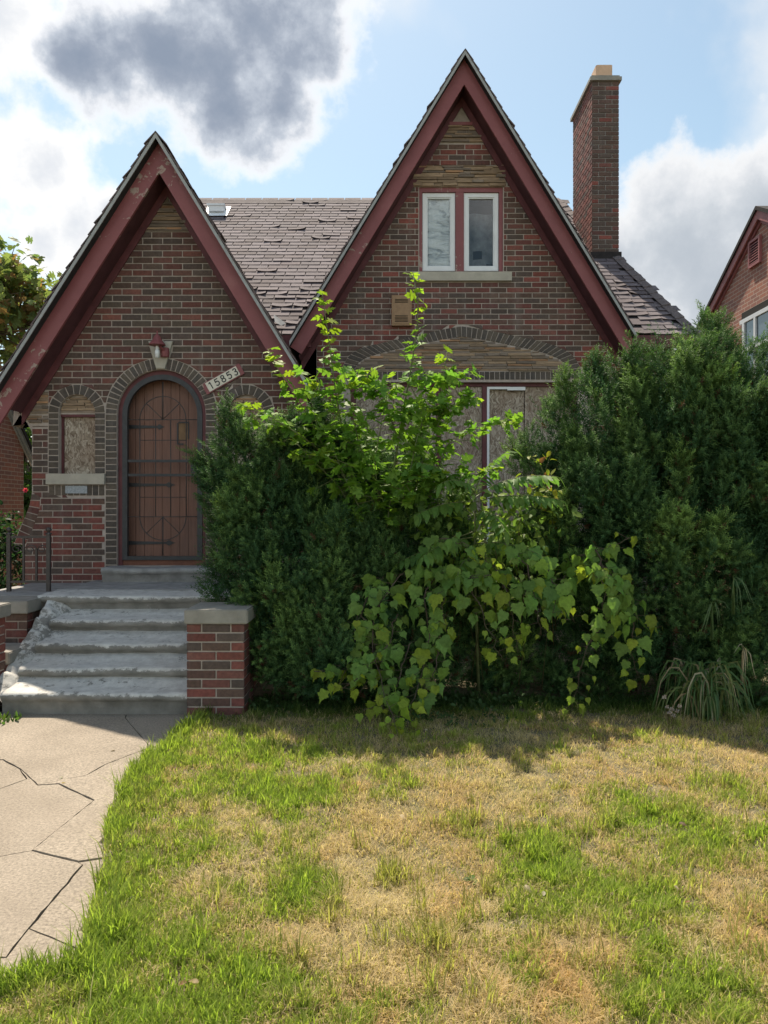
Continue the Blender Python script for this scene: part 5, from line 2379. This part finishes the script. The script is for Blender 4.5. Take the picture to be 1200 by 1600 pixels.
# ------------------------------------------------------------------ lobed-leaf sapling growing through the yew
sap = empty('sapling', (.05, 6.35, 0))
tag(sap, 'bright green sapling with tall leafy shoots in front of the boarded window', 'sapling')
r = random.Random(31)
SD = 6.05
SHOOTS = [   # pixel polylines with depth
    ([(610, 1000, 6.3), (560, 780, 6.2), (528, 640, 6.1), (515, 540, 6.05), (503, 455, 6.0)], .013),
    ([(612, 1000, 6.3), (606, 800, 6.2), (622, 690, 6.1), (645, 560, 6.05), (656, 480, 6.0), (645, 425, 6.0)], .014),
    ([(618, 1000, 6.3), (670, 800, 6.2), (682, 690, 6.15), (688, 610, 6.1), (700, 545, 6.1)], .011),
    ([(590, 900, 6.3), (520, 720, 6.15), (470, 630, 6.05), (435, 580, 6.0), (418, 545, 6.0)], .010),
    ([(520, 720, 6.15), (470, 680, 6.0), (420, 650, 5.95), (375, 632, 5.9)], .007),
    ([(606, 800, 6.2), (560, 690, 6.0), (545, 620, 5.95), (585, 575, 5.95)], .008),
    ([(600, 860, 6.2), (585, 720, 5.95), (600, 640, 5.9), (612, 590, 5.9)], .008),
    ([(660, 800, 6.2), (700, 690, 6.05), (745, 668, 6.0), (800, 660, 6.0)], .006),
    ([(640, 800, 6.2), (660, 720, 6.0), (690, 650, 6.0), (722, 620, 6.0)], .007),
    ([(620, 820, 6.2), (640, 740, 5.9), (650, 690, 5.9), (665, 640, 5.9)], .007),
    ([(580, 850, 6.2), (530, 760, 5.95), (490, 720, 5.9), (460, 690, 5.9)], .007),
    ([(600, 860, 6.2), (610, 780, 5.85), (640, 750, 5.8), (690, 740, 5.85)], .006),
    ([(590, 860, 6.2), (560, 790, 5.85), (540, 750, 5.8), (520, 700, 5.8)], .006),
    ([(640, 820, 6.2), (680, 760, 6.0), (720, 745, 6.0), (770, 735, 6.1)], .005),
    ([(560, 780, 6.2), (500, 690, 6.0), (490, 640, 5.95), (478, 600, 5.95)], .006),
    ([(622, 690, 6.1), (600, 620, 6.0), (570, 600, 6.0), (540, 595, 6.0)], .006),
    ([(645, 560, 6.05), (670, 590, 6.0), (705, 600, 6.0), (735, 585, 6.0)], .005),
    ([(640, 600, 6.05), (660, 640, 5.95), (700, 640, 5.95), (740, 625, 5.95)], .005),
    ([(528, 640, 6.1), (500, 610, 6.0), (480, 590, 6.0)], .005),
]
leaves = []
stem = MB()
SG = (.15, .27, .04)
for si, (pl, rad) in enumerate(SHOOTS):
    pts = [W(*p) for p in pl]
    n = 14
    P, L = polyline(pts, n)
    stem.tube(P, [rad * (1 - .75 * i / n) for i in range(n + 1)], 5)
    nl = int(L / .028)
    for i in range(nl):
        t = (i + .6) / nl
        if t < (.30 if si < 4 else .22):
            continue
        k = min(int(t * n), n - 1)
        p = P[k].lerp(P[k + 1], t * n - k)
        ax = (P[k + 1] - P[k]).normalized()
        az_ = i * 2.4 + r.uniform(-.5, .5)
        out = Vector((math.cos(az_), math.sin(az_), 0))
        tip = out * 1.0 + Vector((0, 0, r.uniform(-.25, .55))) + ax * .3
        nrm = Vector((0, 0, 1)) + rvec(r, .45) - out * .2
        size = r.uniform(.075, .135) * (1.0 if t < .82 else .78)
        c = SG if t < .85 else (.25, .35, .035)
        leaves.append((size * (1.5 if si < 5 else 1), p + out * .012 + Vector((0, 0, .01)), tip, nrm, size, jit(c, r)))
        # short side twigs fill the middle of the bush
        if si > 3 and r.random() < .45 or (si < 4 and t < .62 and r.random() < .5):
            q = p + (out + rvec(r, .4)).normalized() * r.uniform(.06, .18)
            stem.tube([p, q], [.003, .002], 4)
            for j in range(3):
                d_ = (out + rvec(r, .8))
                leaves.append((.05, q, d_ + Vector((0, 0, .1)), Vector((0, 0, 1)) + rvec(r, .6), r.uniform(.055, .11), jit(SG, r)))
stem.build('stem', M['greenbark'], sap, smooth=True)
leaves.sort(key=lambda t: -t[0])
rest = MB()
for i, (_, p, tip, nrm, s, c) in enumerate(leaves):
    place_leaf(LOBES, sap, p, tip, nrm, s, c, joined=None if i < 300 else rest, r=r)
if rest.v:
    rest.build('foliage', M['leaf_a'], sap, kind='stuff', smooth=True)

# ------------------------------------------------------------------ tree-of-heaven sucker with long compound leaves
ail = empty('sumac_sapling', (.85, 6.0, 0))
tag(ail, 'young sapling with long feather-like compound leaves between the two yews', 'sapling')
r = random.Random(41)
st = MB()
top_ = W(742, 770, 6.0)
st.tube([W(748, 1080, 6.1), W(742, 900, 6.05), top_], [.014, .011, .007], 6)
st.build('stem', M['greenbark'], ail, smooth=True)
FR = [((742, 775, 6.0), (800, 735, 5.85), (872, 745, 5.75), 15), ((742, 785, 6.0), (800, 765, 5.8), (880, 782, 5.7), 15), ((742, 775, 6.0), (700, 728, 5.9), (650, 722, 5.85), 13), ((742, 785, 6.0), (690, 780, 5.85), (645, 808, 5.75), 14),
      ((742, 770, 6.0), (750, 730, 6.1), (800, 700, 6.2), 12), ((742, 770, 6.0), (720, 740, 5.8), (690, 755, 5.6), 12), ((742, 800, 6.0), (770, 790, 5.7), (790, 830, 5.5), 13), ((743, 840, 6.0), (700, 840, 5.7), (660, 870, 5.55), 13),
      ((743, 850, 6.0), (790, 840, 5.75), (850, 870, 5.65), 13), ((743, 880, 6.0), (820, 900, 5.75), (880, 950, 5.6), 12), ((743, 870, 6.0), (720, 870, 5.7), (715, 900, 5.5), 11), ((743, 830, 6.0), (680, 850, 5.9), (620, 880, 5.8), 12)]
for (a, b, c, n) in FR:
    A, B, C_ = W(*a), W(*b), W(*c)
    P = [A * (1 - t) ** 2 + B * 2 * t * (1 - t) + C_ * t * t for t in [i / 16 for i in range(17)]]
    rb = MB()
    rb.tube(P, [.005 * (1 - .6 * i / 16) for i in range(17)], 5)
    fr_ = rb.build('frond', M['greenbark'], ail, smooth=True)
    for i in range(n):
        t = .22 + .78 * i / (n - 1)
        k = min(int(t * 16), 15)
        p = P[k].lerp(P[k + 1], t * 16 - k)
        ax = (P[k + 1] - P[k]).normalized()
        side = ax.cross(Vector((0, 0, 1))).normalized()
        for s in ((-1, 1) if i < n - 1 else (0,)):
            tip = side * s + ax * .55 + Vector((0, 0, -.55 + r.uniform(-.15, .15)))
            nrm = Vector((0, 0, 1)) + side * s * .4 + rvec(r, .12)
            place_leaf(LANCES, fr_, p, tip, nrm, r.uniform(.105, .145) * (1 - .25 * abs(t - .6)), jit((.13, .235, .055), r), 'leaflet', r=r)

# ------------------------------------------------------------------ grape vine hanging over the yews
vine = empty('grape_vine', (.3, 5.75, 0))
tag(vine, 'trailing grape vine with heart-shaped leaves hanging in front of the yews', 'vine')
r = random.Random(51)
VS = [
    [(600, 900, 5.85), (575, 935, 5.7), (562, 960, 5.62), (590, 1000, 5.58), (575, 1060, 5.5), (560, 1085, 5.45)],
    [(590, 990, 5.6), (560, 1030, 5.55), (520, 1045, 5.5), (488, 1050, 5.45)],
    [(640, 890, 5.85), (600, 930, 5.65), (585, 960, 5.6), (580, 1010, 5.55), (600, 1080, 5.3), (622, 1150, 4.95)],
    [(690, 880, 5.85), (660, 930, 5.65), (672, 980, 5.55), (665, 1040, 5.5), (645, 1095, 5.3), (632, 1145, 5.0)],
    [(740, 870, 5.85), (735, 910, 5.6), (752, 960, 5.55), (770, 1000, 5.5), (785, 1035, 5.45)],
    [(720, 880, 5.8), (700, 910, 5.6), (690, 950, 5.55), (700, 990, 5.55)],
    [(770, 880, 5.8), (790, 920, 5.6), (800, 960, 5.55), (810, 1020, 5.5)],
    [(880, 880, 6.0), (930, 860, 5.7), (965, 850, 5.6), (985, 840, 5.6)],
    [(900, 890, 5.9), (935, 880, 5.65), (965, 910, 5.55), (960, 960, 5.5), (920, 1000, 5.5), (905, 1050, 5.48), (897, 1112, 5.45)],
    [(940, 880, 5.65), (980, 930, 5.55), (1000, 970, 5.5), (1020, 985, 5.5)],
    [(960, 900, 5.55), (990, 970, 5.5), (985, 1020, 5.45), (1000, 1060, 5.45)],
    [(930, 860, 5.7), (945, 900, 5.55), (940, 950, 5.5), (955, 1000, 5.5)],
    [(880, 900, 5.85), (870, 940, 5.65), (900, 970, 5.55)],
    [(640, 900, 5.8), (690, 890, 5.65), (740, 900, 5.55), (790, 900, 5.6)],
    [(560, 960, 5.7), (545, 1040, 5.5), (520, 1085, 5.4)],
    [(660, 860, 5.75), (690, 840, 5.6), (730, 850, 5.5), (765, 880, 5.45)],
    [(820, 860, 5.8), (850, 880, 5.6), (870, 920, 5.5), (862, 970, 5.45)],
    [(790, 850, 5.75), (820, 880, 5.55), (835, 930, 5.5), (845, 990, 5.45)],
    [(620, 960, 5.7), (605, 1010, 5.5), (560, 1060, 5.35), (530, 1080, 5.3)],
    [(690, 980, 5.65), (680, 1040, 5.45), (670, 1090, 5.3)],
    [(640, 1000, 5.65), (625, 1060, 5.45), (590, 1100, 5.3), (570, 1110, 5.25)],
]
cane = MB()
lv = []
VG = (.165, .275, .060)
for pl in VS:
    pts = [W(*p) for p in pl]
    n = 16
    P, L = polyline(pts, n)
    P = [p + rvec(r, .008) for p in P]
    cane.tube(P, [.0055 * (1 - .7 * i / n) for i in range(n + 1)], 5)
    nl = int(L / .034)
    for i in range(nl):
        t = (i + .5) / nl
        k = min(int(t * n), n - 1)
        p = P[k].lerp(P[k + 1], t * n - k)
        sd_ = -1 if i % 2 else 1
        q = p + Vector((sd_ * r.uniform(.02, .085), -r.uniform(.0, .08), r.uniform(-.03, .05)))
        cane.tube([p, q], [.0018, .0014], 3, cap=False)
        tip = Vector((sd_ * .35, -.30, -1)) + rvec(r, .28)
        nrm = Vector((sd_ * .15, -1, .75)) + rvec(r, .50)
        s = (.055 + .095 * r.random() ** 1.4) * (1.0 if t < .75 else .68)
        young = t > .8 or r.random() < .12
        lv.append((q, tip, nrm, s, jit((.25, .33, .04) if young else VG, r)))
lv.sort(key=lambda t: -t[3])
cane.build('cane', M['bark'], vine, smooth=True)
rest = MB()
for i, (q, tip, nrm, s, c) in enumerate(lv):
    place_leaf(GRAPES, vine, q, tip, nrm, s, c, joined=None if i < 300 else rest, r=r)
if rest.v:
    rest.build('foliage', M['leaf_a'], vine, kind='stuff', smooth=True)

# ------------------------------------------------------------------ undergrowth between the yews, yellowing creeper
und = MB()
r = random.Random(61)
for i in range(1500):
    px = r.gauss(765, 75)
    py = r.uniform(770, 960)
    d = r.uniform(5.75, 6.6)
    if not (640 < px < 900):
        continue
    p = W(px, py, d)
    c = jit((.19, .27, .055) if r.random() < .7 else (.10, .17, .045), r)
    place_leaf(OVALS, None, p, rvec(r, 1) + Vector((0, -.3, -.2)), Vector((0, -.3, 1)) + rvec(r, .5), r.uniform(.04, .085), c, joined=und, r=r)
for i in range(60):
    p = W(r.gauss(765, 60), r.uniform(900, 1080), r.uniform(5.9, 6.4))
    und.tube([p, p + Vector((r.uniform(-.1, .1), r.uniform(-.1, .1), r.uniform(.2, .5)))], [.004, .002], 4, (.12, .10, .05))
o = und.build('undergrowth', M['leaf_a'], None, smooth=True)
tag(o, 'tangled sunlit undergrowth of small leaves filling the gap between the yews', 'undergrowth', kind='stuff')

cre = empty('creeper', (1.45, 6.2, 1.6))
tag(cre, 'yellowing creeper shoot with red-tinged leaves at the edge of the big yew', 'creeper')
st = MB()
cl_ = []
for pl in ([(880, 900, 6.3), (860, 800, 6.1), (850, 740, 6.0), (862, 706, 6.0)], [(860, 800, 6.1), (835, 760, 6.0), (820, 735, 6.0)], [(850, 740, 6.0), (842, 722, 6.0), (825, 712, 6.05)], [(860, 790, 6.1), (868, 770, 6.0), (866, 745, 6.0)]):
    P, L = polyline([W(*p) for p in pl], 8)
    st.tube(P, [.004 * (1 - .6 * i / 8) for i in range(9)], 4)
    for i in range(int(L / .028)):
        t = (i + .5) / int(L / .028)
        if t < .25:
            continue
        k = min(int(t * 8), 7)
        p = P[k].lerp(P[k + 1], t * 8 - k)
        c = r.choice([(.30, .30, .03), (.24, .28, .03), (.19, .24, .03), (.26, .11, .05)])
        cl_.append((p + rvec(r, .02), rvec(r, 1) + Vector((0, -.4, -.3)), Vector((0, -.5, 1)) + rvec(r, .4), r.uniform(.05, .085), jit(c, r, .15)))
st.build('stem', M['greenbark'], cre)
for p, tip, nrm, s, c in cl_:
    place_leaf(OVALS, cre, p, tip, nrm, s, c, r=r)

# ------------------------------------------------------------------ strap-leaved clumps


def strap(parent, pts, w, col, name='blade'):
    P, L = polyline(pts, 8)
    vs, fs = [], []
    for i, p in enumerate(P):
        a = P[max(i - 1, 0)]
        b = P[min(i + 1, 8)]
        t = (b - a).normalized()
        s = t.cross(Vector((.2, -1, .2))).normalized()
        n_ = s.cross(t)
        k = w * (1 - (i / 8) ** 2.2) * (.6 + .4 * min(1, i / 2)) + .0006
        vs += [p - s * k + n_ * k * .35, p, p + s * k + n_ * k * .35]
    for i in range(8):
        for j in range(2):
            a = i * 3 + j
            fs.append((a, a + 1, a + 4, a + 3))
    o0 = Vector(P[0])
    me = MB().add([v - o0 for v in vs], fs).mesh(name, True)
    link(name, me, parent, M['straw'], col, o0)


lily = empty('strap_leaf_clump', tuple(G(1098, 1132)))
tag(lily, 'clump of long drooping strap leaves at the foot of the big yew', 'plant')
r = random.Random(71)
bp = G(1098, 1132)
for i in range(120):
    an = r.uniform(0, 2 * math.pi)
    reach = r.uniform(.12, .34)
    h = r.uniform(.26, .52)
    o = Vector((math.cos(an), math.sin(an) * .7 - .25, 0))
    b0 = bp + Vector((r.gauss(0, .06), r.gauss(0, .05), 0))
    pts = [b0, b0 + o * reach * .25 + Vector((0, 0, h * .75)), b0 + o * reach * .6 + Vector((0, 0, h)), b0 + o * reach * .95 + Vector((0, 0, h * .72)), b0 + o * reach * 1.12 + Vector((0, 0, h * .25))]
    q = r.random()
    c = (.060, .125, .035) if q < .62 else ((.13, .165, .055) if q < .86 else (.30, .25, .16))
    strap(lily, pts, r.uniform(.005, .010), jit(c, r))
reed = empty('tall_grass', tuple(G(1135, 1130)))
tag(reed, 'pale arching grass blades poking out of the dark side of the big yew', 'plant')
for (bx0, by0, fan) in ((1145, 900, ((1143, 935), (1152, 945), (1160, 960), (1172, 940), (1180, 950))), (1112, 940, ((1092, 998), (1100, 990), (1122, 975), (1125, 970), (1142, 955))), (1160, 1010, ((1147, 1020), (1160, 1060), (1164, 1062), (1168, 1045), (1180, 1060)))):
    for (ex_, ey_) in fan:
        a = W(bx0 + r.uniform(-3, 3), by0 + 60, 5.55)
        m_ = W(bx0, by0, 5.34)
        e = W(ex_, ey_, 5.24)
        mid = m_.lerp(e, .45) + Vector((0, -.03, .05))
        strap(reed, [a, a.lerp(m_, .6), m_ + Vector((0, 0, .01)), mid, e], .007, jit((.10, .16, .06) if by0 < 1000 else (.36, .30, .20), r))

dry = empty('dried_flower', tuple(G(1050, 1150)))
tag(dry, 'tuft of dried fluffy whitish flower heads on the grass edge near the big yew', 'flower')
for (px, py) in ((1050, 1108), (1042, 1104), (1058, 1111), (1038, 1089), (1052, 1118), (1062, 1103), (1046, 1113)):
    c = W(px, py, 5.12)
    fl = MB()
    for i in range(46):
        d = rvec(r).normalized()
        p = c + d * r.uniform(.004, .018)
        s = d.orthogonal().normalized() * .003
        fl.add([c + d * .002 - s, c + d * .002 + s, p + s * 1.3, p - s * 1.3], [(0, 1, 2, 3)], jit((.44, .37, .33), r, .25))
    hd = fl.build('flower_head', M['petal'], dry)
    b = MB()
    b.tube([c, c.lerp(G(1050, 1150), .5) + Vector((0, .02, .03)), G(1050 + (px - 1050) * .4, 1151, .0)], .0016, 4, (.12, .09, .05))
    b.build('stalk', M['leaf_a'], dry)

# ------------------------------------------------------------------ rose bush and trees between the houses


def leafy(parent, centre, radii, n, size, cols, seed, shapes=OVALS, name='crown', holes=.35, front=.6):
    r_ = random.Random(seed)
    mb = MB()
    blobs = [Vector(centre) + Vector((r_.gauss(0, .55) * radii[0], r_.gauss(0, .5) * radii[1], r_.gauss(0, .55) * radii[2])) for _ in range(14)]
    i = 0
    while i < n:
        b = r_.choice(blobs)
        p = b + Vector((r_.gauss(0, .24) * radii[0], r_.gauss(0, .24) * radii[1], r_.gauss(0, .22) * radii[2]))
        if p.z < .05:
            continue
        place_leaf(shapes, None, p, rvec(r_, 1) + Vector((0, 0, -.3)), Vector((0, 0, 1)) + rvec(r_, .6), size * r_.uniform(.6, 1.3), jit(r_.choice(cols), r_, .3), joined=mb, r=r_)
        i += 1
    return mb.build(name, M['leaf_a'], parent, smooth=True), blobs


rose = empty('rose_bush', (-4.9, 9.4, 0))
tag(rose, 'dark leafy rose bush with one pink bloom beside the drive and railing', 'shrub')
leafy(rose, (-4.62, 9.5, .75), (.62, .45, .55), 1900, .065, [(.022, .05, .024), (.035, .07, .028), (.028, .055, .03)], 81)
leafy(rose, (-4.95, 9.6, 1.15), (.45, .4, .35), 700, .065, [(.022, .05, .024), (.035, .07, .028)], 82, name='crown')
b = MB()
for i in range(7):
    b.tube([(-4.85 + rng.uniform(-.2, .2), 9.5, -.02), (-4.8 + rng.uniform(-.3, .3), 9.45, .6), (-4.75 + rng.uniform(-.45, .45), 9.4, 1.25)], [.012, .009, .004], 5)
b.build('stem', M['bark'], rose)
b = MB()
pc = W(40.5, 766, 9.3)
for k in range(3):
    for i in range(6):
        a = i * math.pi / 3 + k * .5
        o = Vector((math.cos(a), -.5, math.sin(a))) * (.007 + .007 * k)
        s = Vector((-math.sin(a), 0, math.cos(a))) * .010
        b.add([pc, pc + o - s, pc + o * 1.7, pc + o + s], [(0, 1, 2, 3)], (.55, .06, .14))
b.build('bloom', M['leaf_a'], rose)


def far_tree(name, label, base, centre, radii, n, size, cols, seed, limbs):
    t = empty(name, base)
    tag(t, label, 'tree')
    cr_, blobs = leafy(t, centre, radii, n, size, cols, seed, LOBES)
    b = MB()
    B0 = Vector(base)
    c = Vector(centre)
    fork = B0.lerp(Vector((base[0], base[1], c.z - radii[2] * .8)), .9)
    b.tube([B0 + Vector((0, 0, -.1)), B0.lerp(fork, .5) + Vector((.08, 0, 0)), fork], [.26, .2, .16], 8)
    r_ = random.Random(seed)
    for q in blobs:
        m_ = fork.lerp(q, .5) + Vector((r_.uniform(-.3, .3), 0, r_.uniform(-.2, .3)))
        b.tube([fork, m_, q], [.10, .06, .02], 6)
        for _ in range(limbs):
            e = q + Vector((r_.gauss(0, .3) * radii[0], r_.gauss(0, .2), r_.gauss(0, .25) * radii[2]))
            b.tube([m_.lerp(q, r_.uniform(.2, .9)), e], [.03, .01], 5)
    b.build('trunk', M['bark'], t, smooth=True)
    return t


far_tree('maple_tree', 'open-crowned tree with rust-tinged leaves standing behind the gable of the entrance', (-14.6, 24, 0), (-11.6, 24, 8.3), (2.1, 1.6, 2.0), 2200, .30, [(.16, .20, .08), (.14, .18, .07), (.20, .22, .08), (.28, .17, .09)], 91, 4)
far_tree('leafy_tree', 'bright green tree in the narrow gap between the two houses', (-12.6, 27, 0), (-12.7, 27, 3.0), (1.0, 1.0, 1.9), 1500, .30, [(.08, .13, .03), (.05, .09, .028)], 92, 2)

# ------------------------------------------------------------------ grass and weeds
GREEN = [(470, 1390, 55), (500, 1420, 50), (950, 1285, 85), (1030, 1280, 60), (830, 1372, 75), (800, 1430, 60), (1090, 1330, 50), (1010, 1580, 60), (1130, 1570, 70), (1000, 1470, 60), (660, 1500, 35), (430, 1250, 70), (500, 1250, 60), (380, 1180, 70), (640, 1250, 40), (860, 1330, 60), (250, 1560, 160), (420, 1560, 90), (900, 1420, 70), (1150, 1250, 40), (720, 1300, 30), (340, 1250, 80), (600, 1380, 30), (1050, 1400, 60)]
TAN = [(760, 1250, 120), (880, 1230, 110), (680, 1310, 90), (1010, 1215, 60), (560, 1320, 60), (640, 1430, 90), (560, 1480, 80), (700, 1560, 90), (880, 1500, 70), (1150, 1430, 60), (500, 1215, 25), (330, 1270, 20), (1120, 1190, 70), (460, 1500, 40), (740, 1420, 60), (900, 1290, 20)]


def greenness(x, y):
    g = .35 + .34 * (vnoise(x, y, .42, 61) - .5) + .62 * (vnoise(x, y, .15, 62) - .5) + .70 * (vnoise(x, y, .055, 63) - .5)
    for lst, s in ((GREEN, .40), (TAN, -.42)):
        for (px, py, rp) in lst:
            c = G(px, py)
            r_ = rp / 1200 * c.y
            g = g + s * np.exp(-(((x - c.x) / (r_ * 1.0)) ** 2 + ((y - c.y) / (r_ * 1.5)) ** 2))
    d = x - path_right(y)
    g = g + .62 * np.exp(-(np.clip(d, 0, 9) / .24) ** 2) * (y < 5.6)
    g = g + .32 * np.clip((2.55 - y) / .3, 0, 1) * np.clip((-.1 - x) / .3, 0, 1)
    g = g + .9 * np.clip((y - 5.35) / .35, 0, 1)
    return np.clip(g, 0, 1)


def grass():
    N = 430000
    u = nr.random(N)
    y = 2.05 + (6.05 - 2.05) * u ** 1.25
    half = .53 * y + .35
    x = (nr.random(N) * 2 - 1) * half
    # tufts: bunches of longer blades, thicker where the lawn is green
    tx, ty, th_ = [], [], []
    for i in range(2600):
        yy = 2.1 + 3.7 * nr.random() ** 1.2
        xx = (nr.random() * 2 - 1) * (.53 * yy + .3)
        gg = float(greenness(np.array([xx]), np.array([yy]))[0])
        if nr.random() > .25 + .75 * gg:
            continue
        m_ = int(nr.integers(8, 40))
        sp = nr.uniform(.012, .035)
        tx.append(xx + nr.normal(0, sp, m_))
        ty.append(yy + nr.normal(0, sp, m_))
        th_.append(np.full(m_, nr.uniform(1.05, 1.9)))
    for (px, py, rp) in GREEN:
        c = G(px, py)
        r_ = rp / 1200 * c.y
        for i in range(9):
            m_ = int(nr.integers(30, 70))
            cx_, cy_ = c.x + nr.normal(0, r_ * .6), c.y + nr.normal(0, r_ * .9)
            tx.append(cx_ + nr.normal(0, .022, m_))
            ty.append(cy_ + nr.normal(0, .022, m_))
            th_.append(np.full(m_, nr.uniform(1.3, 1.95)))
    tuft = np.concatenate([np.ones(N), *th_])
    x = np.concatenate([x, *tx])
    y = np.concatenate([y, *ty])
    N = len(x)
    e = path_right(y) + .05 * (vnoise(x, y, .12, 70) - .5) + .02
    keep = ((x > e) | (y < 2.27 + .12 * vnoise(x, y, .2, 71) - .06 * (x + 1.2))) & (x < 3.4)
    keep &= ~((x < -1.0) & (y > 5.5))
    keep &= nr.random(N) < np.clip(.50 + .9 * (vnoise(x, y, .13, 72) - .35) + .6 * (vnoise(x, y, .05, 73) - .4), .10, 1)
    keep |= (tuft > 1.0) & (x > path_right(y) + .01)
    x, y, tuft = x[keep], y[keep], tuft[keep]
    n = len(x)
    g = greenness(x, y)
    isg = nr.random(n) < np.clip(g * .95 + .02, .04, .93)
    edge = np.exp(-(np.clip(x - path_right(y), 0, 9) / .22) ** 2)
    clump = vnoise(x, y, .09, 75)
    h = np.where(isg, nr.uniform(.018, .045, n) * (.7 + .6 * g) * (.65 + .7 * clump), nr.uniform(.02, .065, n) * (.5 + .9 * clump))
    h = h * (1 + .55 * edge * isg) * tuft
    isg = isg | ((tuft > 1.0) & (nr.random(n) < .35)) | ((tuft > 1.3) & (nr.random(n) < .6))
    lean = np.where(isg, nr.uniform(.25, .95, n), nr.uniform(.6, 2.2, n))
    an = nr.uniform(0, 2 * np.pi, n) + 1.2 * (vnoise(x, y, .3, 76) - .5)
    dx, dy = np.cos(an), np.sin(an)
    z0 = lawn_z(x, y) - .004
    w = np.where(isg, nr.uniform(.0013, .0030, n), nr.uniform(.0008, .0016, n)) * (.75 + .10 * y)
    # blade: base pair, middle pair, tip
    fx, fy = -dy, dx
    hz = h / np.sqrt(1 + lean ** 2 * .6)
    hl = hz * lean
    b = np.stack([x, y, z0], 1)
    side = np.stack([fx, fy, np.zeros(n)], 1)
    out = np.stack([dx, dy, np.zeros(n)], 1)
    up = np.array([[0, 0, 1.0]])
    mid = b + out * (hl * .35)[:, None] + up * (hz * .62)[:, None]
    tip = b + out * hl[:, None] + up * (hz * np.where(isg, 1.0, .85))[:, None]
    W1 = (side * w[:, None])
    verts = np.stack([b - W1, b + W1, mid - W1 * .8, mid + W1 * .8, tip], 1).reshape(-1, 3)
    i = np.arange(n)[:, None] * 5
    tri = np.concatenate([i + np.array([[0, 1, 3]]), i + np.array([[0, 3, 2]]), i + np.array([[2, 3, 4]])], 1).reshape(-1, 3)
    bright = np.clip(g + nr.normal(0, .15, n), 0, 1)[:, None]
    gc = np.array([[.36, .33, .11]]) * (1 - bright) + np.array([[.29, .375, .065]]) * bright
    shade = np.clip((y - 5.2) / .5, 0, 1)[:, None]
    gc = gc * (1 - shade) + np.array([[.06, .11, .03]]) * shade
    tn = vnoise(x, y, .35, 77)[:, None]
    tc = np.array([[.58, .43, .245]]) * (1 - tn) + np.array([[.61, .50, .31]]) * tn
    rust = (vnoise(x, y, .25, 78) > .72)[:, None]
    tc = np.where(rust, tc * np.array([[1.0, .93, .84]]), tc)
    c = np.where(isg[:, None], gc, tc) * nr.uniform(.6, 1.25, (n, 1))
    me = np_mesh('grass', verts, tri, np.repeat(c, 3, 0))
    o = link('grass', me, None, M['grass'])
    tag(o, 'patchy summer lawn grass, green beside the path and straw dry elsewhere', 'grass', kind='stuff')


grass()

wd = MB()
r = random.Random(95)
for i in range(260):
    px = r.uniform(385, 1190)
    p0 = G(px, r.uniform(1098, 1122))
    if r.random() < .35:
        p0 = G(r.uniform(620, 800), r.uniform(1100, 1150))
    hh = r.uniform(.03, .16)
    for j in range(r.randint(4, 9)):
        p = p0 + Vector((r.gauss(0, .03), r.gauss(0, .03), hh * r.random() + .03))
        place_leaf(OVALS, None, p, rvec(r, 1) + Vector((0, 0, .3)), Vector((0, -.2, 1)) + rvec(r, .4), r.uniform(.018, .042), jit((.06, .105, .035), r), joined=wd, r=r)
for i in range(40):        # broad weeds in the lawn
    px, py = r.choice([(240 + 600, 1385), (720, 1385), (1100, 1580), (1180, 1530), (1110, 1590), (300, 1240), (1105, 1310), (980, 1590), (1190, 1580)])
    p0 = G(px + r.gauss(0, 25), py + r.gauss(0, 10))
    for j in range(5):
        a = r.uniform(0, 6.28)
        place_leaf(OVALS, None, p0 + Vector((0, 0, .035)), Vector((math.cos(a), math.sin(a), .35)), Vector((0, 0, 1)) + rvec(r, .2), r.uniform(.02, .04), jit((.10, .17, .03), r), joined=wd, r=r)
for i in range(140):      # weeds in the joint of path, left pier and steps
    p0 = Vector((r.uniform(-3.2, -2.62), r.uniform(5.42, 5.6), 0))
    place_leaf(LANCES, None, p0, Vector((r.gauss(0, .5), r.gauss(0, .5), 1)), rvec(r), r.uniform(.03, .07), jit((.07, .12, .03), r), joined=wd, r=r)
o = wd.build('weeds', M['leaf_a'], None, smooth=True)
tag(o, 'low broad-leaved weeds along the shady foot of the shrubs and in the lawn', 'weeds', kind='stuff')

fl = MB()
r = random.Random(97)
for i in range(70):
    y = r.uniform(2.3, 5.3)
    x = r.uniform(-1.9, .53 * y)
    if x < float(path_right(y)) and r.random() < .6:
        continue
    z = .004 if x < float(path_right(y)) else float(lawn_z(x, y)) + .03
    place_leaf(OVALS, None, (x, y, z), Vector((r.gauss(0, 1), r.gauss(0, 1), r.uniform(0, .3))), Vector((0, 0, 1)) + rvec(r, .25), r.uniform(.018, .038), jit(r.choice([(.22, .13, .07), (.34, .25, .13), (.14, .09, .06), (.42, .36, .26)]), r), joined=fl, r=r)
o = fl.build('fallen_leaves', M['leaf_a'], None, smooth=True)
tag(o, 'small dry fallen leaves scattered over the lawn and path', 'leaves', kind='stuff')
